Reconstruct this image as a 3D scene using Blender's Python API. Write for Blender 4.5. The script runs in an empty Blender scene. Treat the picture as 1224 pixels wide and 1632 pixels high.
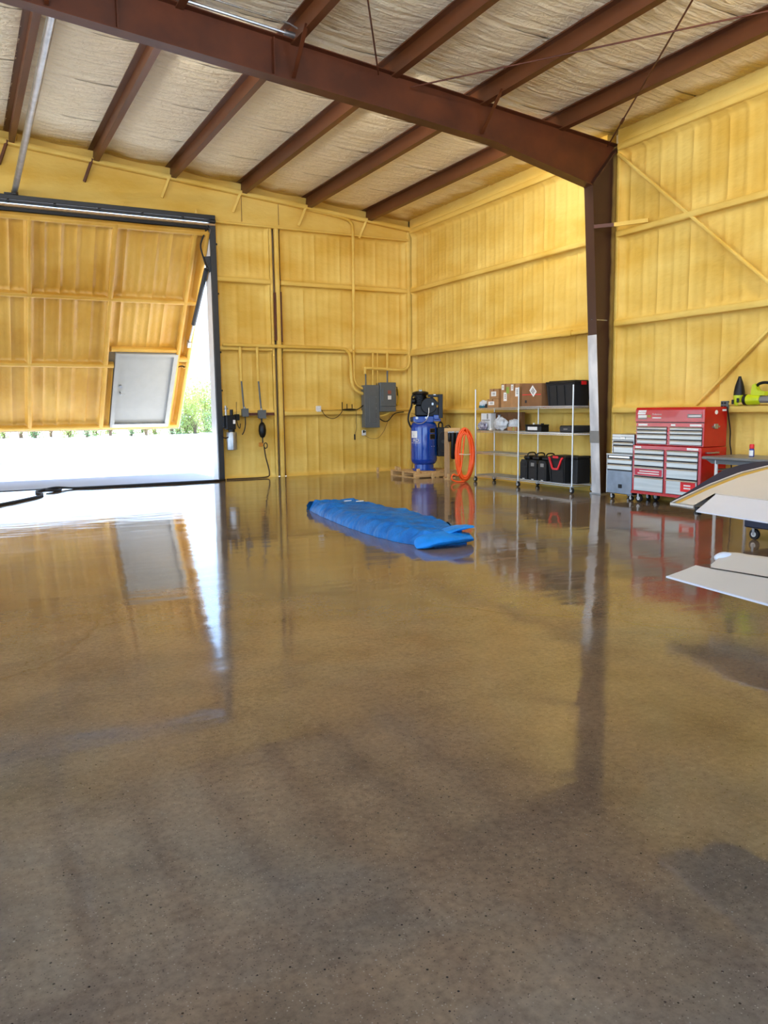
import bpy, bmesh, math, random
from mathutils import Vector, Matrix, noise as mnoise
R = math.radians
random.seed(7)
scene = bpy.context.scene
col = scene.collection

# ------------------------------------------------------------------ camera
YAW, PITCH, ROLL = 0.4858, -0.127, -0.0128
CAM = Vector((-9.5924, -16.7744, 1.45))
fw = Vector((math.sin(YAW)*math.cos(PITCH), math.cos(YAW)*math.cos(PITCH), math.sin(PITCH)))
rt = Vector((math.cos(YAW), -math.sin(YAW), 0))
up = rt.cross(fw)
rt2 = math.cos(ROLL)*rt + math.sin(ROLL)*up
up2 = -math.sin(ROLL)*rt + math.cos(ROLL)*up
cd = bpy.data.cameras.new('camera')
cd.sensor_fit = 'VERTICAL'; cd.sensor_height = 36.0
cd.lens = 1273.8/1632*36.0
cd.clip_start = .05; cd.clip_end = 500
cam = bpy.data.objects.new('camera', cd)
m = Matrix((rt2, up2, -fw)).transposed().to_4x4(); m.translation = CAM
cam.matrix_world = m
col.objects.link(cam); scene.camera = cam

# ------------------------------------------------------------------ world, sun, exposure
w = bpy.data.worlds.new('sky'); scene.world = w; w.use_nodes = True
nt = w.node_tree; nt.nodes.clear()
tc = nt.nodes.new('ShaderNodeTexCoord'); sp = nt.nodes.new('ShaderNodeSeparateXYZ')
rp = nt.nodes.new('ShaderNodeValToRGB'); bg = nt.nodes.new('ShaderNodeBackground'); wo = nt.nodes.new('ShaderNodeOutputWorld')
nt.links.new(tc.outputs['Generated'], sp.inputs[0]); nt.links.new(sp.outputs['Z'], rp.inputs[0])
rp.color_ramp.elements[0].position = 0.0; rp.color_ramp.elements[0].color = (.56, .75, 1.0, 1)
rp.color_ramp.elements[1].position = 0.7; rp.color_ramp.elements[1].color = (.28, .48, .95, 1)
e = rp.color_ramp.elements.new(.18); e.color = (.44, .66, 1.0, 1)
nt.links.new(rp.outputs[0], bg.inputs['Color']); bg.inputs['Strength'].default_value = 1.6
nt.links.new(bg.outputs[0], wo.inputs[0])

sd = bpy.data.lights.new('sun', 'SUN'); sd.energy = 8.0; sd.angle = R(.6); sd.color = (1.0, .95, .86)
sun = bpy.data.objects.new('sun', sd); col.objects.link(sun)
sun.rotation_euler = Vector((.10, -.50, -.86)).to_track_quat('-Z', 'Y').to_euler()
sun.location = (-6, 20, 30)

vs = scene.view_settings
vs.view_transform = 'Standard'; vs.look = 'None'; vs.gamma = 1.0; vs.use_curve_mapping = False
vs.exposure = 1.8
scene.cycles.use_denoising = True
scene.cycles.max_bounces = 12; scene.cycles.diffuse_bounces = 8; scene.cycles.glossy_bounces = 6
scene.cycles.transparent_max_bounces = 8
scene.cycles.sample_clamp_indirect = 12.0

# ------------------------------------------------------------------ materials
def s2l(c):
    return tuple((v/255/12.92 if v/255 <= .04045 else ((v/255+.055)/1.055)**2.4) for v in c)
def new_mat(name):
    mt = bpy.data.materials.new(name); mt.use_nodes = True
    n = mt.node_tree.nodes; return mt, n, mt.node_tree.links, n['Principled BSDF']
def node(n, t, **kw):
    o = n.new(t)
    for k, v in kw.items(): setattr(o, k, v)
    return o
def mat(name, c, rough=.5, metal=0., var=.12, vs_=6., bump=0., bs=60., c2=None, scale=(1, 1, 1), spec=.5, coat=0.):
    """procedural paint: noise mixes two near tones, optional fine relief"""
    mt, n, l, b = new_mat(name)
    geo = node(n, 'ShaderNodeTexCoord'); mp = node(n, 'ShaderNodeMapping'); mp.inputs['Scale'].default_value = scale
    l.new(geo.outputs['Object'], mp.inputs[0])
    nz = node(n, 'ShaderNodeTexNoise'); nz.inputs['Scale'].default_value = vs_; nz.inputs['Detail'].default_value = 4
    l.new(mp.outputs[0], nz.inputs[0])
    mx = node(n, 'ShaderNodeMix', data_type='RGBA')
    a = c2 if c2 else tuple(x*(1-var) for x in c); d = c if c2 else tuple(min(1, x*(1+var)) for x in c)
    mx.inputs[6].default_value = (*a, 1); mx.inputs[7].default_value = (*d, 1)
    rm = node(n, 'ShaderNodeMapRange'); rm.inputs[1].default_value = .35; rm.inputs[2].default_value = .65
    l.new(nz.outputs[0], rm.inputs[0]); l.new(rm.outputs[0], mx.inputs[0]); l.new(mx.outputs[2], b.inputs['Base Color'])
    b.inputs['Roughness'].default_value = rough; b.inputs['Metallic'].default_value = metal
    b.inputs['Specular IOR Level'].default_value = spec; b.inputs['Coat Weight'].default_value = coat
    if bump:
        n2 = node(n, 'ShaderNodeTexNoise'); n2.inputs['Scale'].default_value = bs; n2.inputs['Detail'].default_value = 3
        l.new(mp.outputs[0], n2.inputs[0])
        bp = node(n, 'ShaderNodeBump'); bp.inputs['Strength'].default_value = bump; bp.inputs['Distance'].default_value = .02
        l.new(n2.outputs[0], bp.inputs['Height']); l.new(bp.outputs[0], b.inputs['Normal'])
    return mt

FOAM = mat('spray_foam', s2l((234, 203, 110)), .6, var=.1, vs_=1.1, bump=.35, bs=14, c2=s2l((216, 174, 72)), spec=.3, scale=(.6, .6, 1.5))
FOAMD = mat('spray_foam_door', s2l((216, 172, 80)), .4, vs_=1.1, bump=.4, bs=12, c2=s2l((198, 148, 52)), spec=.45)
PRIMER = mat('red_oxide_primer', s2l((94, 45, 17)), .5, vs_=2.5, c2=s2l((74, 33, 10)), bump=.08, bs=8)
PURL = mat('purlin_primer', s2l((104, 58, 26)), .45, vs_=3, c2=s2l((84, 45, 20)), scale=(1, .15, 1))
CLAD = mat('cladding', s2l((190, 170, 130)), .5)
STEEL = mat('galvanised', s2l((170, 172, 172)), .35, .85, var=.15, vs_=8)
CHROME = mat('chrome_wire', s2l((205, 205, 200)), .28, .7, var=.05)
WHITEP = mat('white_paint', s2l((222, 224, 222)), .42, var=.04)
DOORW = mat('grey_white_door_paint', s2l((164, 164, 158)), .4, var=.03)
WORNW = mat('worn_white_paint', s2l((225, 226, 226)), .35, vs_=5, c2=s2l((186, 188, 190)), scale=(1, 1, .4))
GREYP = mat('grey_enamel', s2l((92, 98, 100)), .45, var=.05)
DARKG = mat('dark_grey_paint', s2l((38, 41, 44)), .45, var=.1)
BLACK = mat('black_plastic', s2l((15, 15, 16)), .42, var=.2, spec=.35)
BLACKT = mat('black_tote_plastic', s2l((30, 31, 32)), .5, var=.1, vs_=3, spec=.35)
RUBBER = mat('rubber', s2l((24, 23, 22)), .7, var=.15)
BLUE = mat('blue_enamel', s2l((6, 62, 158)), .14, var=.06, coat=.4)
ORANGE = mat('orange_hose', s2l((255, 92, 12)), .38, var=.06)
RED = mat('red_enamel', s2l((186, 10, 16)), .22, var=.05, coat=.3)
REDP = mat('red_plastic', s2l((226, 32, 40)), .4)
BRUSH = mat('brushed_steel', s2l((176, 178, 172)), .3, .9, var=.12, vs_=5, scale=(1, .2, 6))
LIPM = mat('bright_drawer_lip', s2l((225, 225, 215)), .25, .7, var=.03)
CARD = mat('cardboard', s2l((172, 128, 82)), .8, var=.08, vs_=9)
CARDD = mat('cardboard_dark', s2l((132, 92, 56)), .8, var=.08, vs_=9)
LABEL = mat('paper_label', s2l((236, 236, 232)), .7, var=.03)
INK = mat('ink', s2l((40, 40, 44)), .7)
GREENL = mat('green_sticker', s2l((150, 176, 70)), .7)
WOOD = mat('pine', s2l((206, 168, 112)), .7, var=.14, vs_=5, scale=(.4, 4, 4))
WOODG = mat('weathered_pine', s2l((172, 140, 100)), .75, var=.14, vs_=5, scale=(4, 4, .5))
CREAM = mat('cream_aircraft_paint', s2l((214, 208, 196)), .45, var=.025, vs_=2, spec=.3)
AILW = mat('white_aircraft_paint', s2l((222, 226, 234)), .45, var=.02, vs_=2, spec=.3)
NAVY = mat('navy_aircraft_paint', s2l((40, 46, 70)), .6, var=.06, vs_=3, spec=.15)
GOLD = mat('gold_stripe', s2l((204, 164, 70)), .3, var=.04)
GREYS = mat('grey_stripe', s2l((128, 126, 120)), .3, var=.04)
TABLE = mat('grey_table_top', s2l((118, 120, 118)), .35, var=.08)
CARTB = mat('navy_cart', s2l((28, 34, 56)), .4, var=.08)
LIME = mat('lime_plastic', s2l((190, 206, 20)), .4, var=.05)
YEL = mat('yellow_cable', s2l((210, 170, 20)), .5)
OUTB = mat('orange_plastic', s2l((200, 130, 40)), .5)
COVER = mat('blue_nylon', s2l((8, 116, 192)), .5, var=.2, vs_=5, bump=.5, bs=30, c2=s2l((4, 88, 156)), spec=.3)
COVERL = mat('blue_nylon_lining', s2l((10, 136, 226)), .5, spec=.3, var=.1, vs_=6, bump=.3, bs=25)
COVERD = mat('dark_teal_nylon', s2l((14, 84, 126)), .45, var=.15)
CLEARB = mat('cloudy_plastic_bag', s2l((206, 212, 216)), .25, var=.12, vs_=18, bump=.8, bs=35)
TEAL = mat('teal_plastic', s2l((30, 110, 130)), .4)
FOILB = mat('printed_foil_bag', s2l((200, 204, 214)), .3, .2, vs_=22, c2=s2l((70, 72, 110)), bump=.6, bs=30)
DRT = mat('dry_twigs', s2l((120, 100, 76)), .9)
LEAF = mat('pale_leaves', s2l((176, 190, 112)), .6, vs_=1.2, c2=s2l((140, 164, 86)))
LEAF2 = mat('green_leaves', s2l((132, 160, 104)), .6, vs_=1.2, c2=s2l((96, 130, 80)))
GROUND = mat('pale_caliche_ground', s2l((190, 182, 166)), .9, var=.06, vs_=.4)
APRON = mat('apron_concrete', s2l((170, 174, 180)), .85, var=.05, vs_=.8, bump=.1, bs=60)
SHADOWM = mat('blue_grey_asphalt', s2l((58, 64, 76)), .9, var=.08)  # shadow tone for the dark sheet on the apron
GOLDR = mat('gold_plate_edge', s2l((150, 130, 60)), .4, .5)
TUBESIL = mat('silver_tube', s2l((190, 192, 190)), .25, .8)

# polished concrete: mottled brown and grey, aggregate specks, clear sealer with slight waves
def make_floor_mat():
    mt, n, l, b = new_mat('sealed_concrete')
    geo = node(n, 'ShaderNodeNewGeometry'); P = geo.outputs['Position']
    def nz(scale, detail, rough=.55, dist=0.):
        o = node(n, 'ShaderNodeTexNoise'); o.inputs['Scale'].default_value = scale; o.inputs['Detail'].default_value = detail
        o.inputs['Roughness'].default_value = rough; o.inputs['Distortion'].default_value = dist
        l.new(P, o.inputs[0]); return o.outputs[0]
    def ramp(src, stops):
        r = node(n, 'ShaderNodeValToRGB'); el = r.color_ramp.elements
        el[0].position, el[0].color = stops[0][0], (*stops[0][1], 1); el[1].position, el[1].color = stops[-1][0], (*stops[-1][1], 1)
        for p, c in stops[1:-1]:
            q = el.new(p); q.color = (*c, 1)
        l.new(src, r.inputs[0]); return r.outputs[0]
    def mix(f, a, c, bt='MIX'):
        x = node(n, 'ShaderNodeMix', data_type='RGBA', blend_type=bt)
        if isinstance(f, float): x.inputs[0].default_value = f
        else: l.new(f, x.inputs[0])
        l.new(a, x.inputs[6]); l.new(c, x.inputs[7]); return x.outputs[2]
    big = ramp(nz(.42, 5, .6, .6), [(.32, s2l((104, 97, 88))), (.46, s2l((122, 107, 89))), (.56, s2l((128, 107, 84))), (.70, s2l((110, 95, 77)))])
    mid = ramp(nz(2.2, 6, .65), [(.3, (.70, .70, .72)), (.5, (.96, .96, .95)), (.7, (1.14, 1.12, 1.08))])
    fine = ramp(nz(34, 4, .7), [(.3, (.74, .74, .74)), (.5, (1, 1, 1)), (.72, (1.22, 1.2, 1.18))])
    c = mix(1.0, mix(1.0, big, mid, 'MULTIPLY'), fine, 'MULTIPLY')
    vo = node(n, 'ShaderNodeTexVoronoi'); vo.inputs['Scale'].default_value = 38; l.new(P, vo.inputs[0])
    sel = node(n, 'ShaderNodeSeparateColor'); l.new(vo.outputs['Color'], sel.inputs[0])
    lt = node(n, 'ShaderNodeMath', operation='LESS_THAN'); lt.inputs[1].default_value = .13; l.new(vo.outputs['Distance'], lt.inputs[0])
    gt = node(n, 'ShaderNodeMath', operation='GREATER_THAN'); gt.inputs[1].default_value = .72; l.new(sel.outputs[0], gt.inputs[0])
    mu = node(n, 'ShaderNodeMath', operation='MULTIPLY'); l.new(lt.outputs[0], mu.inputs[0]); l.new(gt.outputs[0], mu.inputs[1])
    dk = ramp(sel.outputs[1], [(.0, s2l((40, 34, 30))), (.86, s2l((60, 50, 42))), (.9, s2l((128, 118, 104))), (1., s2l((150, 140, 126)))])
    c = mix(mu.outputs[0], c, dk)
    vf = node(n, 'ShaderNodeTexVoronoi'); vf.inputs['Scale'].default_value = 120; l.new(P, vf.inputs[0])
    sf = node(n, 'ShaderNodeSeparateColor'); l.new(vf.outputs['Color'], sf.inputs[0])
    l2 = node(n, 'ShaderNodeMath', operation='LESS_THAN'); l2.inputs[1].default_value = .27; l.new(vf.outputs['Distance'], l2.inputs[0])
    g2 = node(n, 'ShaderNodeMath', operation='GREATER_THAN'); g2.inputs[1].default_value = .62; l.new(sf.outputs[0], g2.inputs[0])
    m2 = node(n, 'ShaderNodeMath', operation='MULTIPLY'); l.new(l2.outputs[0], m2.inputs[0]); l.new(g2.outputs[0], m2.inputs[1])
    m3 = node(n, 'ShaderNodeMath', operation='MULTIPLY'); m3.inputs[1].default_value = .6; l.new(m2.outputs[0], m3.inputs[0])
    c = mix(m3.outputs[0], c, ramp(sf.outputs[1], [(.0, s2l((52, 44, 36))), (.6, s2l((74, 62, 50))), (.68, s2l((150, 136, 116))), (1., s2l((168, 154, 134)))]))
    # hairline cracks with their own shape
    w1 = node(n, 'ShaderNodeTexVoronoi', feature='DISTANCE_TO_EDGE'); w1.inputs['Scale'].default_value = .16
    ad = node(n, 'ShaderNodeMixRGB'); ad.blend_type = 'ADD'; ad.inputs[0].default_value = .9
    n3 = node(n, 'ShaderNodeTexNoise'); n3.inputs['Scale'].default_value = .8; n3.inputs['Detail'].default_value = 5; l.new(P, n3.inputs[0])
    l.new(P, ad.inputs[1]); l.new(n3.outputs['Color'], ad.inputs[2]); l.new(ad.outputs[0], w1.inputs[0])
    cr = ramp(w1.outputs['Distance'], [(0., (.62, .6, .58)), (.0022, (1, 1, 1)), (1., (1, 1, 1))])
    c = mix(.6, c, mix(1.0, c, cr, 'MULTIPLY'))
    l.new(c, b.inputs['Base Color'])
    rr = node(n, 'ShaderNodeMapRange'); rr.inputs[1].default_value = .35; rr.inputs[2].default_value = .7
    rr.inputs[3].default_value = .05; rr.inputs[4].default_value = .13
    l.new(nz(.9, 5, .6, .4), rr.inputs[0]); l.new(rr.outputs[0], b.inputs['Roughness'])
    b.inputs['IOR'].default_value = 1.5
    wv = node(n, 'ShaderNodeMapping'); wv.inputs['Rotation'].default_value = (0, 0, .49); wv.inputs['Scale'].default_value = (.6, 1.6, 1)
    l.new(P, wv.inputs[0])
    n5 = node(n, 'ShaderNodeTexNoise'); n5.inputs['Scale'].default_value = 1.7; n5.inputs['Detail'].default_value = 2.5; l.new(wv.outputs[0], n5.inputs[0])
    bp = node(n, 'ShaderNodeBump'); bp.inputs['Strength'].default_value = .30; bp.inputs['Distance'].default_value = .012
    l.new(n5.outputs[0], bp.inputs['Height']); l.new(bp.outputs[0], b.inputs['Normal'])
    return mt
FLOORM = make_floor_mat()

# white scrim-faced insulation: creases across the purlins, overspray of yellow foam by the walls
def make_foil():
    mt, n, l, b = new_mat('white_scrim_insulation')
    geo = node(n, 'ShaderNodeNewGeometry'); P = geo.outputs['Position']
    mp = node(n, 'ShaderNodeMapping'); mp.inputs['Scale'].default_value = (1.1, 7.5, 1.1); l.new(P, mp.inputs[0])
    n1 = node(n, 'ShaderNodeTexNoise'); n1.inputs['Scale'].default_value = 1.5; n1.inputs['Detail'].default_value = 5; n1.inputs['Distortion'].default_value = .5; l.new(mp.outputs[0], n1.inputs[0])
    n2 = node(n, 'ShaderNodeTexNoise'); n2.inputs['Scale'].default_value = 9; n2.inputs['Detail'].default_value = 3; n2.inputs['Distortion'].default_value = 1.; l.new(P, n2.inputs[0])
    ad = node(n, 'ShaderNodeMath', operation='MULTIPLY_ADD'); ad.inputs[1].default_value = .3; l.new(n2.outputs[0], ad.inputs[0]); l.new(n1.outputs[0], ad.inputs[2])
    bp = node(n, 'ShaderNodeBump'); bp.inputs['Strength'].default_value = 1.0; bp.inputs['Distance'].default_value = .075
    l.new(ad.outputs[0], bp.inputs['Height']); l.new(bp.outputs[0], b.inputs['Normal'])
    sx = node(n, 'ShaderNodeSeparateXYZ'); l.new(P, sx.inputs[0])
    n4 = node(n, 'ShaderNodeTexNoise'); n4.inputs['Scale'].default_value = 1.6; n4.inputs['Detail'].default_value = 5; l.new(P, n4.inputs[0])
    mxx = node(n, 'ShaderNodeMath', operation='MAXIMUM'); l.new(sx.outputs['X'], mxx.inputs[0]); l.new(sx.outputs['Y'], mxx.inputs[1])
    jit = node(n, 'ShaderNodeMath', operation='MULTIPLY_ADD'); jit.inputs[1].default_value = .9; l.new(n4.outputs[0], jit.inputs[0]); l.new(mxx.outputs[0], jit.inputs[2])
    mr = node(n, 'ShaderNodeMapRange'); mr.inputs[1].default_value = .02; mr.inputs[2].default_value = .32; l.new(jit.outputs[0], mr.inputs[0])
    mx = node(n, 'ShaderNodeMix', data_type='RGBA'); mx.inputs[6].default_value = (*s2l((252, 239, 205)), 1); mx.inputs[7].default_value = (*s2l((205, 170, 80)), 1)
    l.new(mr.outputs[0], mx.inputs[0]); l.new(mx.outputs[2], b.inputs['Base Color'])
    b.inputs['Roughness'].default_value = .36; b.inputs['Specular IOR Level'].default_value = .7
    return mt
FOIL = make_foil()

# column steel with foam overspray where it meets the wall
def make_column_mat():
    mt, n, l, b = new_mat('column_primer_overspray')
    geo = node(n, 'ShaderNodeNewGeometry'); P = geo.outputs['Position']
    sx = node(n, 'ShaderNodeSeparateXYZ'); l.new(P, sx.inputs[0])
    nz = node(n, 'ShaderNodeTexNoise'); nz.inputs['Scale'].default_value = 3; l.new(P, nz.inputs[0])
    ma = node(n, 'ShaderNodeMath', operation='MULTIPLY_ADD'); ma.inputs[1].default_value = .06; l.new(nz.outputs[0], ma.inputs[0]); l.new(sx.outputs['X'], ma.inputs[2])
    mr = node(n, 'ShaderNodeMapRange'); mr.inputs[1].default_value = .05; mr.inputs[2].default_value = .14; l.new(ma.outputs[0], mr.inputs[0])
    mx = node(n, 'ShaderNodeMix', data_type='RGBA'); mx.inputs[6].default_value = (*s2l((64, 40, 29)), 1); mx.inputs[7].default_value = (*s2l((214, 178, 92)), 1)
    l.new(mr.outputs[0], mx.inputs[0]); l.new(mx.outputs[2], b.inputs['Base Color']); b.inputs['Roughness'].default_value = .35
    return mt
COLM = make_column_mat()

# ------------------------------------------------------------------ mesh helpers
class MB:
    def __init__(s): s.v = []; s.f = []; s.smooth = False
    def add(s, vs_, fs):
        o = len(s.v); s.v += [tuple(p) for p in vs_]; s.f += [tuple(i+o for i in f) for f in fs]; return s
    def box(s, a, b, c=0.):
        x0, y0, z0 = a; x1, y1, z1 = b
        if x0 > x1: x0, x1 = x1, x0
        if y0 > y1: y0, y1 = y1, y0
        if z0 > z1: z0, z1 = z1, z0
        c = min(c, (x1-x0)*.45, (y1-y0)*.45, (z1-z0)*.45)
        if c <= 0:
            return s.add([(x, y, z) for z in (z0, z1) for y in (y0, y1) for x in (x0, x1)],
                         [(0, 2, 3, 1), (4, 5, 7, 6), (0, 1, 5, 4), (2, 6, 7, 3), (0, 4, 6, 2), (1, 3, 7, 5)])
        vs_ = []; idx = {}
        for i, (x, sx) in enumerate(((x0, 1), (x1, -1))):
            for j, (y, sy) in enumerate(((y0, 1), (y1, -1))):
                for k, (z, sz) in enumerate(((z0, 1), (z1, -1))):
                    for a_ in range(3):
                        p = [x+sx*c, y+sy*c, z+sz*c]; p[a_] = (x, y, z)[a_]
                        idx[i, j, k, a_] = len(vs_); vs_.append(tuple(p))
        fs = []
        for i in (0, 1):
            q = [idx[i, 0, 0, 0], idx[i, 1, 0, 0], idx[i, 1, 1, 0], idx[i, 0, 1, 0]]; fs.append(q if i else q[::-1])
            q = [idx[0, i, 0, 1], idx[1, i, 0, 1], idx[1, i, 1, 1], idx[0, i, 1, 1]]; fs.append(q[::-1] if i else q)
            q = [idx[0, 0, i, 2], idx[1, 0, i, 2], idx[1, 1, i, 2], idx[0, 1, i, 2]]; fs.append(q if i else q[::-1])
        for i in (0, 1):
            for j in (0, 1):
                fs.append([idx[i, j, 0, 0], idx[i, j, 1, 0], idx[i, j, 1, 1], idx[i, j, 0, 1]])
                fs.append([idx[i, 0, j, 0], idx[i, 1, j, 0], idx[i, 1, j, 2], idx[i, 0, j, 2]])
                fs.append([idx[0, i, j, 1], idx[1, i, j, 1], idx[1, i, j, 2], idx[0, i, j, 2]])
                for k in (0, 1): fs.append([idx[i, j, k, 0], idx[i, j, k, 1], idx[i, j, k, 2]])
        s.fix = True
        return s.add(vs_, fs)
    def obox(s, c, ex, ey, ez):           # oriented box: centre and three half vectors
        c, ex, ey, ez = map(Vector, (c, ex, ey, ez)); s.fix = True
        return s.add([c+sx*ex+sy*ey+sz*ez for sz in (-1, 1) for sy in (-1, 1) for sx in (-1, 1)],
                     [(0, 2, 3, 1), (4, 5, 7, 6), (0, 1, 5, 4), (2, 6, 7, 3), (0, 4, 6, 2), (1, 3, 7, 5)])
    def bar(s, p, q, wx_, wz_, upv=(0, 0, 1)):
        p, q = Vector(p), Vector(q); d = (q-p)
        u = Vector(upv); sd_ = d.cross(u)
        if sd_.length < 1e-6: sd_ = d.cross(Vector((1, 0, 0)))
        sd_.normalize(); u = sd_.cross(d).normalized()
        return s.obox((p+q)/2, d/2, sd_*wx_/2, u*wz_/2)
    def tube(s, path, r, n=10, closed=False, cap=True):
        pts = [Vector(p) for p in path]; N = len(pts); s.fix = True; s.smooth = True
        rs = r if isinstance(r, (list, tuple)) else [r]*N
        prev = None; rings = []
        for i, p in enumerate(pts):
            if closed: d = pts[(i+1) % N]-pts[i-1]
            else: d = pts[min(i+1, N-1)]-pts[max(i-1, 0)]
            d.normalize()
            if prev is None:
                a = Vector((0, 0, 1)) if abs(d.z) < .9 else Vector((1, 0, 0))
                u = d.cross(a).normalized()
            else:
                u = (prev-d*prev.dot(d))
                u = u.normalized() if u.length > 1e-6 else d.orthogonal().normalized()
            prev = u; v = d.cross(u)
            rings.append([p+(u*math.cos(2*math.pi*k/n)+v*math.sin(2*math.pi*k/n))*rs[i] for k in range(n)])
        vs_ = [q for rg in rings for q in rg]; fs = []
        for i in range(N if closed else N-1):
            j = (i+1) % N
            for k in range(n): fs.append((i*n+k, i*n+(k+1) % n, j*n+(k+1) % n, j*n+k))
        if cap and not closed: fs += [tuple(range(n))[::-1], tuple((N-1)*n+k for k in range(n))]
        return s.add(vs_, fs)
    def cyl(s, p, q, r, n=16): return s.tube([p, q], r, n)
    def lathe(s, c, prof, n=24, axis='z'):   # prof: (radius, height)
        s.fix = True; s.smooth = True; c = Vector(c); vs_ = []; fs = []
        for r, h in prof:
            for k in range(n):
                a = 2*math.pi*k/n; x, y = max(r, 1e-4)*math.cos(a), max(r, 1e-4)*math.sin(a)
                vs_.append(c+Vector({'z': (x, y, h), 'x': (h, x, y), 'y': (x, h, y)}[axis]))
        for i in range(len(prof)-1):
            for k in range(n): fs.append((i*n+k, i*n+(k+1) % n, (i+1)*n+(k+1) % n, (i+1)*n+k))
        fs += [tuple(range(n))[::-1], tuple((len(prof)-1)*n+k for k in range(n))]
        return s.add(vs_, fs)
    def prism(s, poly, a, b, axis='y'):     # polygon in the plane across `axis`, from a to b
        s.fix = True; N = len(poly)
        def P(p, h): return {'y': (p[0], h, p[1]), 'x': (h, p[0], p[1]), 'z': (p[0], p[1], h)}[axis]
        vs_ = [P(p, a) for p in poly]+[P(p, b) for p in poly]
        return s.add(vs_, [tuple(range(N)), tuple(range(2*N-1, N-1, -1))]+[(i, (i+1) % N, N+(i+1) % N, N+i) for i in range(N)])
    def grid(s, fn, nu, nv, closed_u=False):
        vs_ = [fn(i/nu, j/nv) for j in range(nv+1) for i in range(nu+1)]
        s.smooth = True
        return s.add(vs_, [(j*(nu+1)+i, j*(nu+1)+i+1, (j+1)*(nu+1)+i+1, (j+1)*(nu+1)+i) for j in range(nv) for i in range(nu)])
    def ell(s, c, r, n=16, m_=10, jit=0., seed=0, flat=False):
        c = Vector(c); s.fix = True; s.smooth = True; vs_ = []; fs = []
        for j in range(m_+1):
            t = math.pi*j/m_
            for k in range(n):
                a = 2*math.pi*k/n
                d = Vector((math.sin(t)*math.cos(a), math.sin(t)*math.sin(a), -math.cos(t)))
                f = 1+jit*mnoise.noise(d*2.3+Vector((seed, 0, 0)))
                q_ = c+Vector((d.x*r[0], d.y*r[1], d.z*r[2]))*f
                if flat: q_.z = max(q_.z, c.z-r[2])
                vs_.append(q_)
        for j in range(m_):
            for k in range(n): fs.append((j*n+k, j*n+(k+1) % n, (j+1)*n+(k+1) % n, (j+1)*n+k))
        return s.add(vs_, fs)
    def mesh(s, name, off=(0, 0, 0)):
        ox, oy, oz = off
        me = bpy.data.meshes.new(name)
        me.from_pydata([(x-ox, y-oy, z-oz) for x, y, z in s.v], [], s.f); me.update()
        if getattr(s, 'fix', False):
            bm = bmesh.new(); bm.from_mesh(me)
            bmesh.ops.remove_doubles(bm, verts=bm.verts, dist=1e-5)
            bmesh.ops.recalc_face_normals(bm, faces=bm.faces); bm.to_mesh(me); bm.free()
        if s.smooth:
            for p in me.polygons: p.use_smooth = True
            try: me.set_sharp_from_angle(angle=R(40))
            except Exception: pass
        return me

ORI = {}
def tag(o, label=None, cat=None, group=None, kind=None):
    if label: o['label'] = label
    if cat: o['category'] = cat
    if group: o['group'] = group
    if kind: o['kind'] = kind
    return o
def thing(name, label, cat, loc=(0, 0, 0), rz=0., group=None):
    o = bpy.data.objects.new(name, None); col.objects.link(o); o.empty_display_size = .1
    o.location = loc; o.rotation_euler = (0, 0, rz); ORI[o.name] = (tuple(loc), abs(rz) < 1e-9)
    return tag(o, label, cat, group)
def link(name, me, m_, parent=None, loc=None):
    o = bpy.data.objects.new(name, me); col.objects.link(o)
    if m_ and not me.materials: me.materials.append(m_)
    if parent: o.parent = parent
    if loc: o.location = loc
    return o
def part(name, mb, m_, parent):
    """mb is in world coordinates when the thing is unrotated, in the thing's own frame when it is rotated"""
    root = parent
    while root.parent: root = root.parent
    loc, world = ORI.get(root.name, ((0, 0, 0), True))
    return link(name, mb.mesh(name, loc if world else (0, 0, 0)), m_, parent)
def solo(name, mb, m_, label, cat, group=None, base=None):
    """a thing that is one mesh; origin at its base"""
    if base is None:
        xs, ys, zs = zip(*mb.v); base = ((min(xs)+max(xs))/2, (min(ys)+max(ys))/2, min(zs))
    o = link(name, mb.mesh(name, base), m_); o.location = base; ORI[o.name] = (tuple(base), True)
    return tag(o, label, cat, group)
def struct(name, mb, m_):
    o = link(name, mb.mesh(name), m_); o['kind'] = 'structure'; ORI[o.name] = ((0, 0, 0), True); return o
def text_mesh(txt, size, shear=0.):
    cu = bpy.data.curves.new('lettering', 'FONT'); cu.body = txt; cu.size = size; cu.shear = shear; cu.align_x = 'CENTER'; cu.align_y = 'CENTER'; cu.resolution_u = 2
    ob = bpy.data.objects.new('lettering', cu); col.objects.link(ob)
    bpy.context.view_layer.update()
    me = bpy.data.meshes.new_from_object(ob.evaluated_get(bpy.context.evaluated_depsgraph_get()))
    bpy.data.objects.remove(ob); bpy.data.curves.remove(cu); me.name = 'lettering'; me.materials.clear()
    return me
def lettering(txt, size, centre, xdir, m_, parent, shear=0., zdir=(0, 0, 1)):
    """flat print: text in the plane of xdir and zdir"""
    me = text_mesh(txt, size, shear); X = Vector(xdir).normalized(); Z = Vector(zdir)
    root = parent
    while root.parent: root = root.parent
    loc, world = ORI.get(root.name, ((0, 0, 0), True)); off = Vector(loc) if world else Vector((0, 0, 0))
    for v in me.vertices: v.co = Vector(centre)+X*v.co.x+Z*v.co.y-off
    return link('lettering', me, m_, parent)
def sm(pts, k=6):
    """smooth polyline through points (Catmull-Rom)"""
    P = [Vector(p) for p in pts]; out = []
    for i in range(len(P)-1):
        a, b, c, d = P[max(i-1, 0)], P[i], P[i+1], P[min(i+2, len(P)-1)]
        for j in range(k):
            t = j/k
            out.append(.5*((2*b)+(c-a)*t+(2*a-5*b+4*c-d)*t*t+(3*b-a-3*c+d)*t**3))
    out.append(P[-1]); return out
def nz(x, y=0., z=0.): return mnoise.noise(Vector((x, y, z)))

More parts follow.
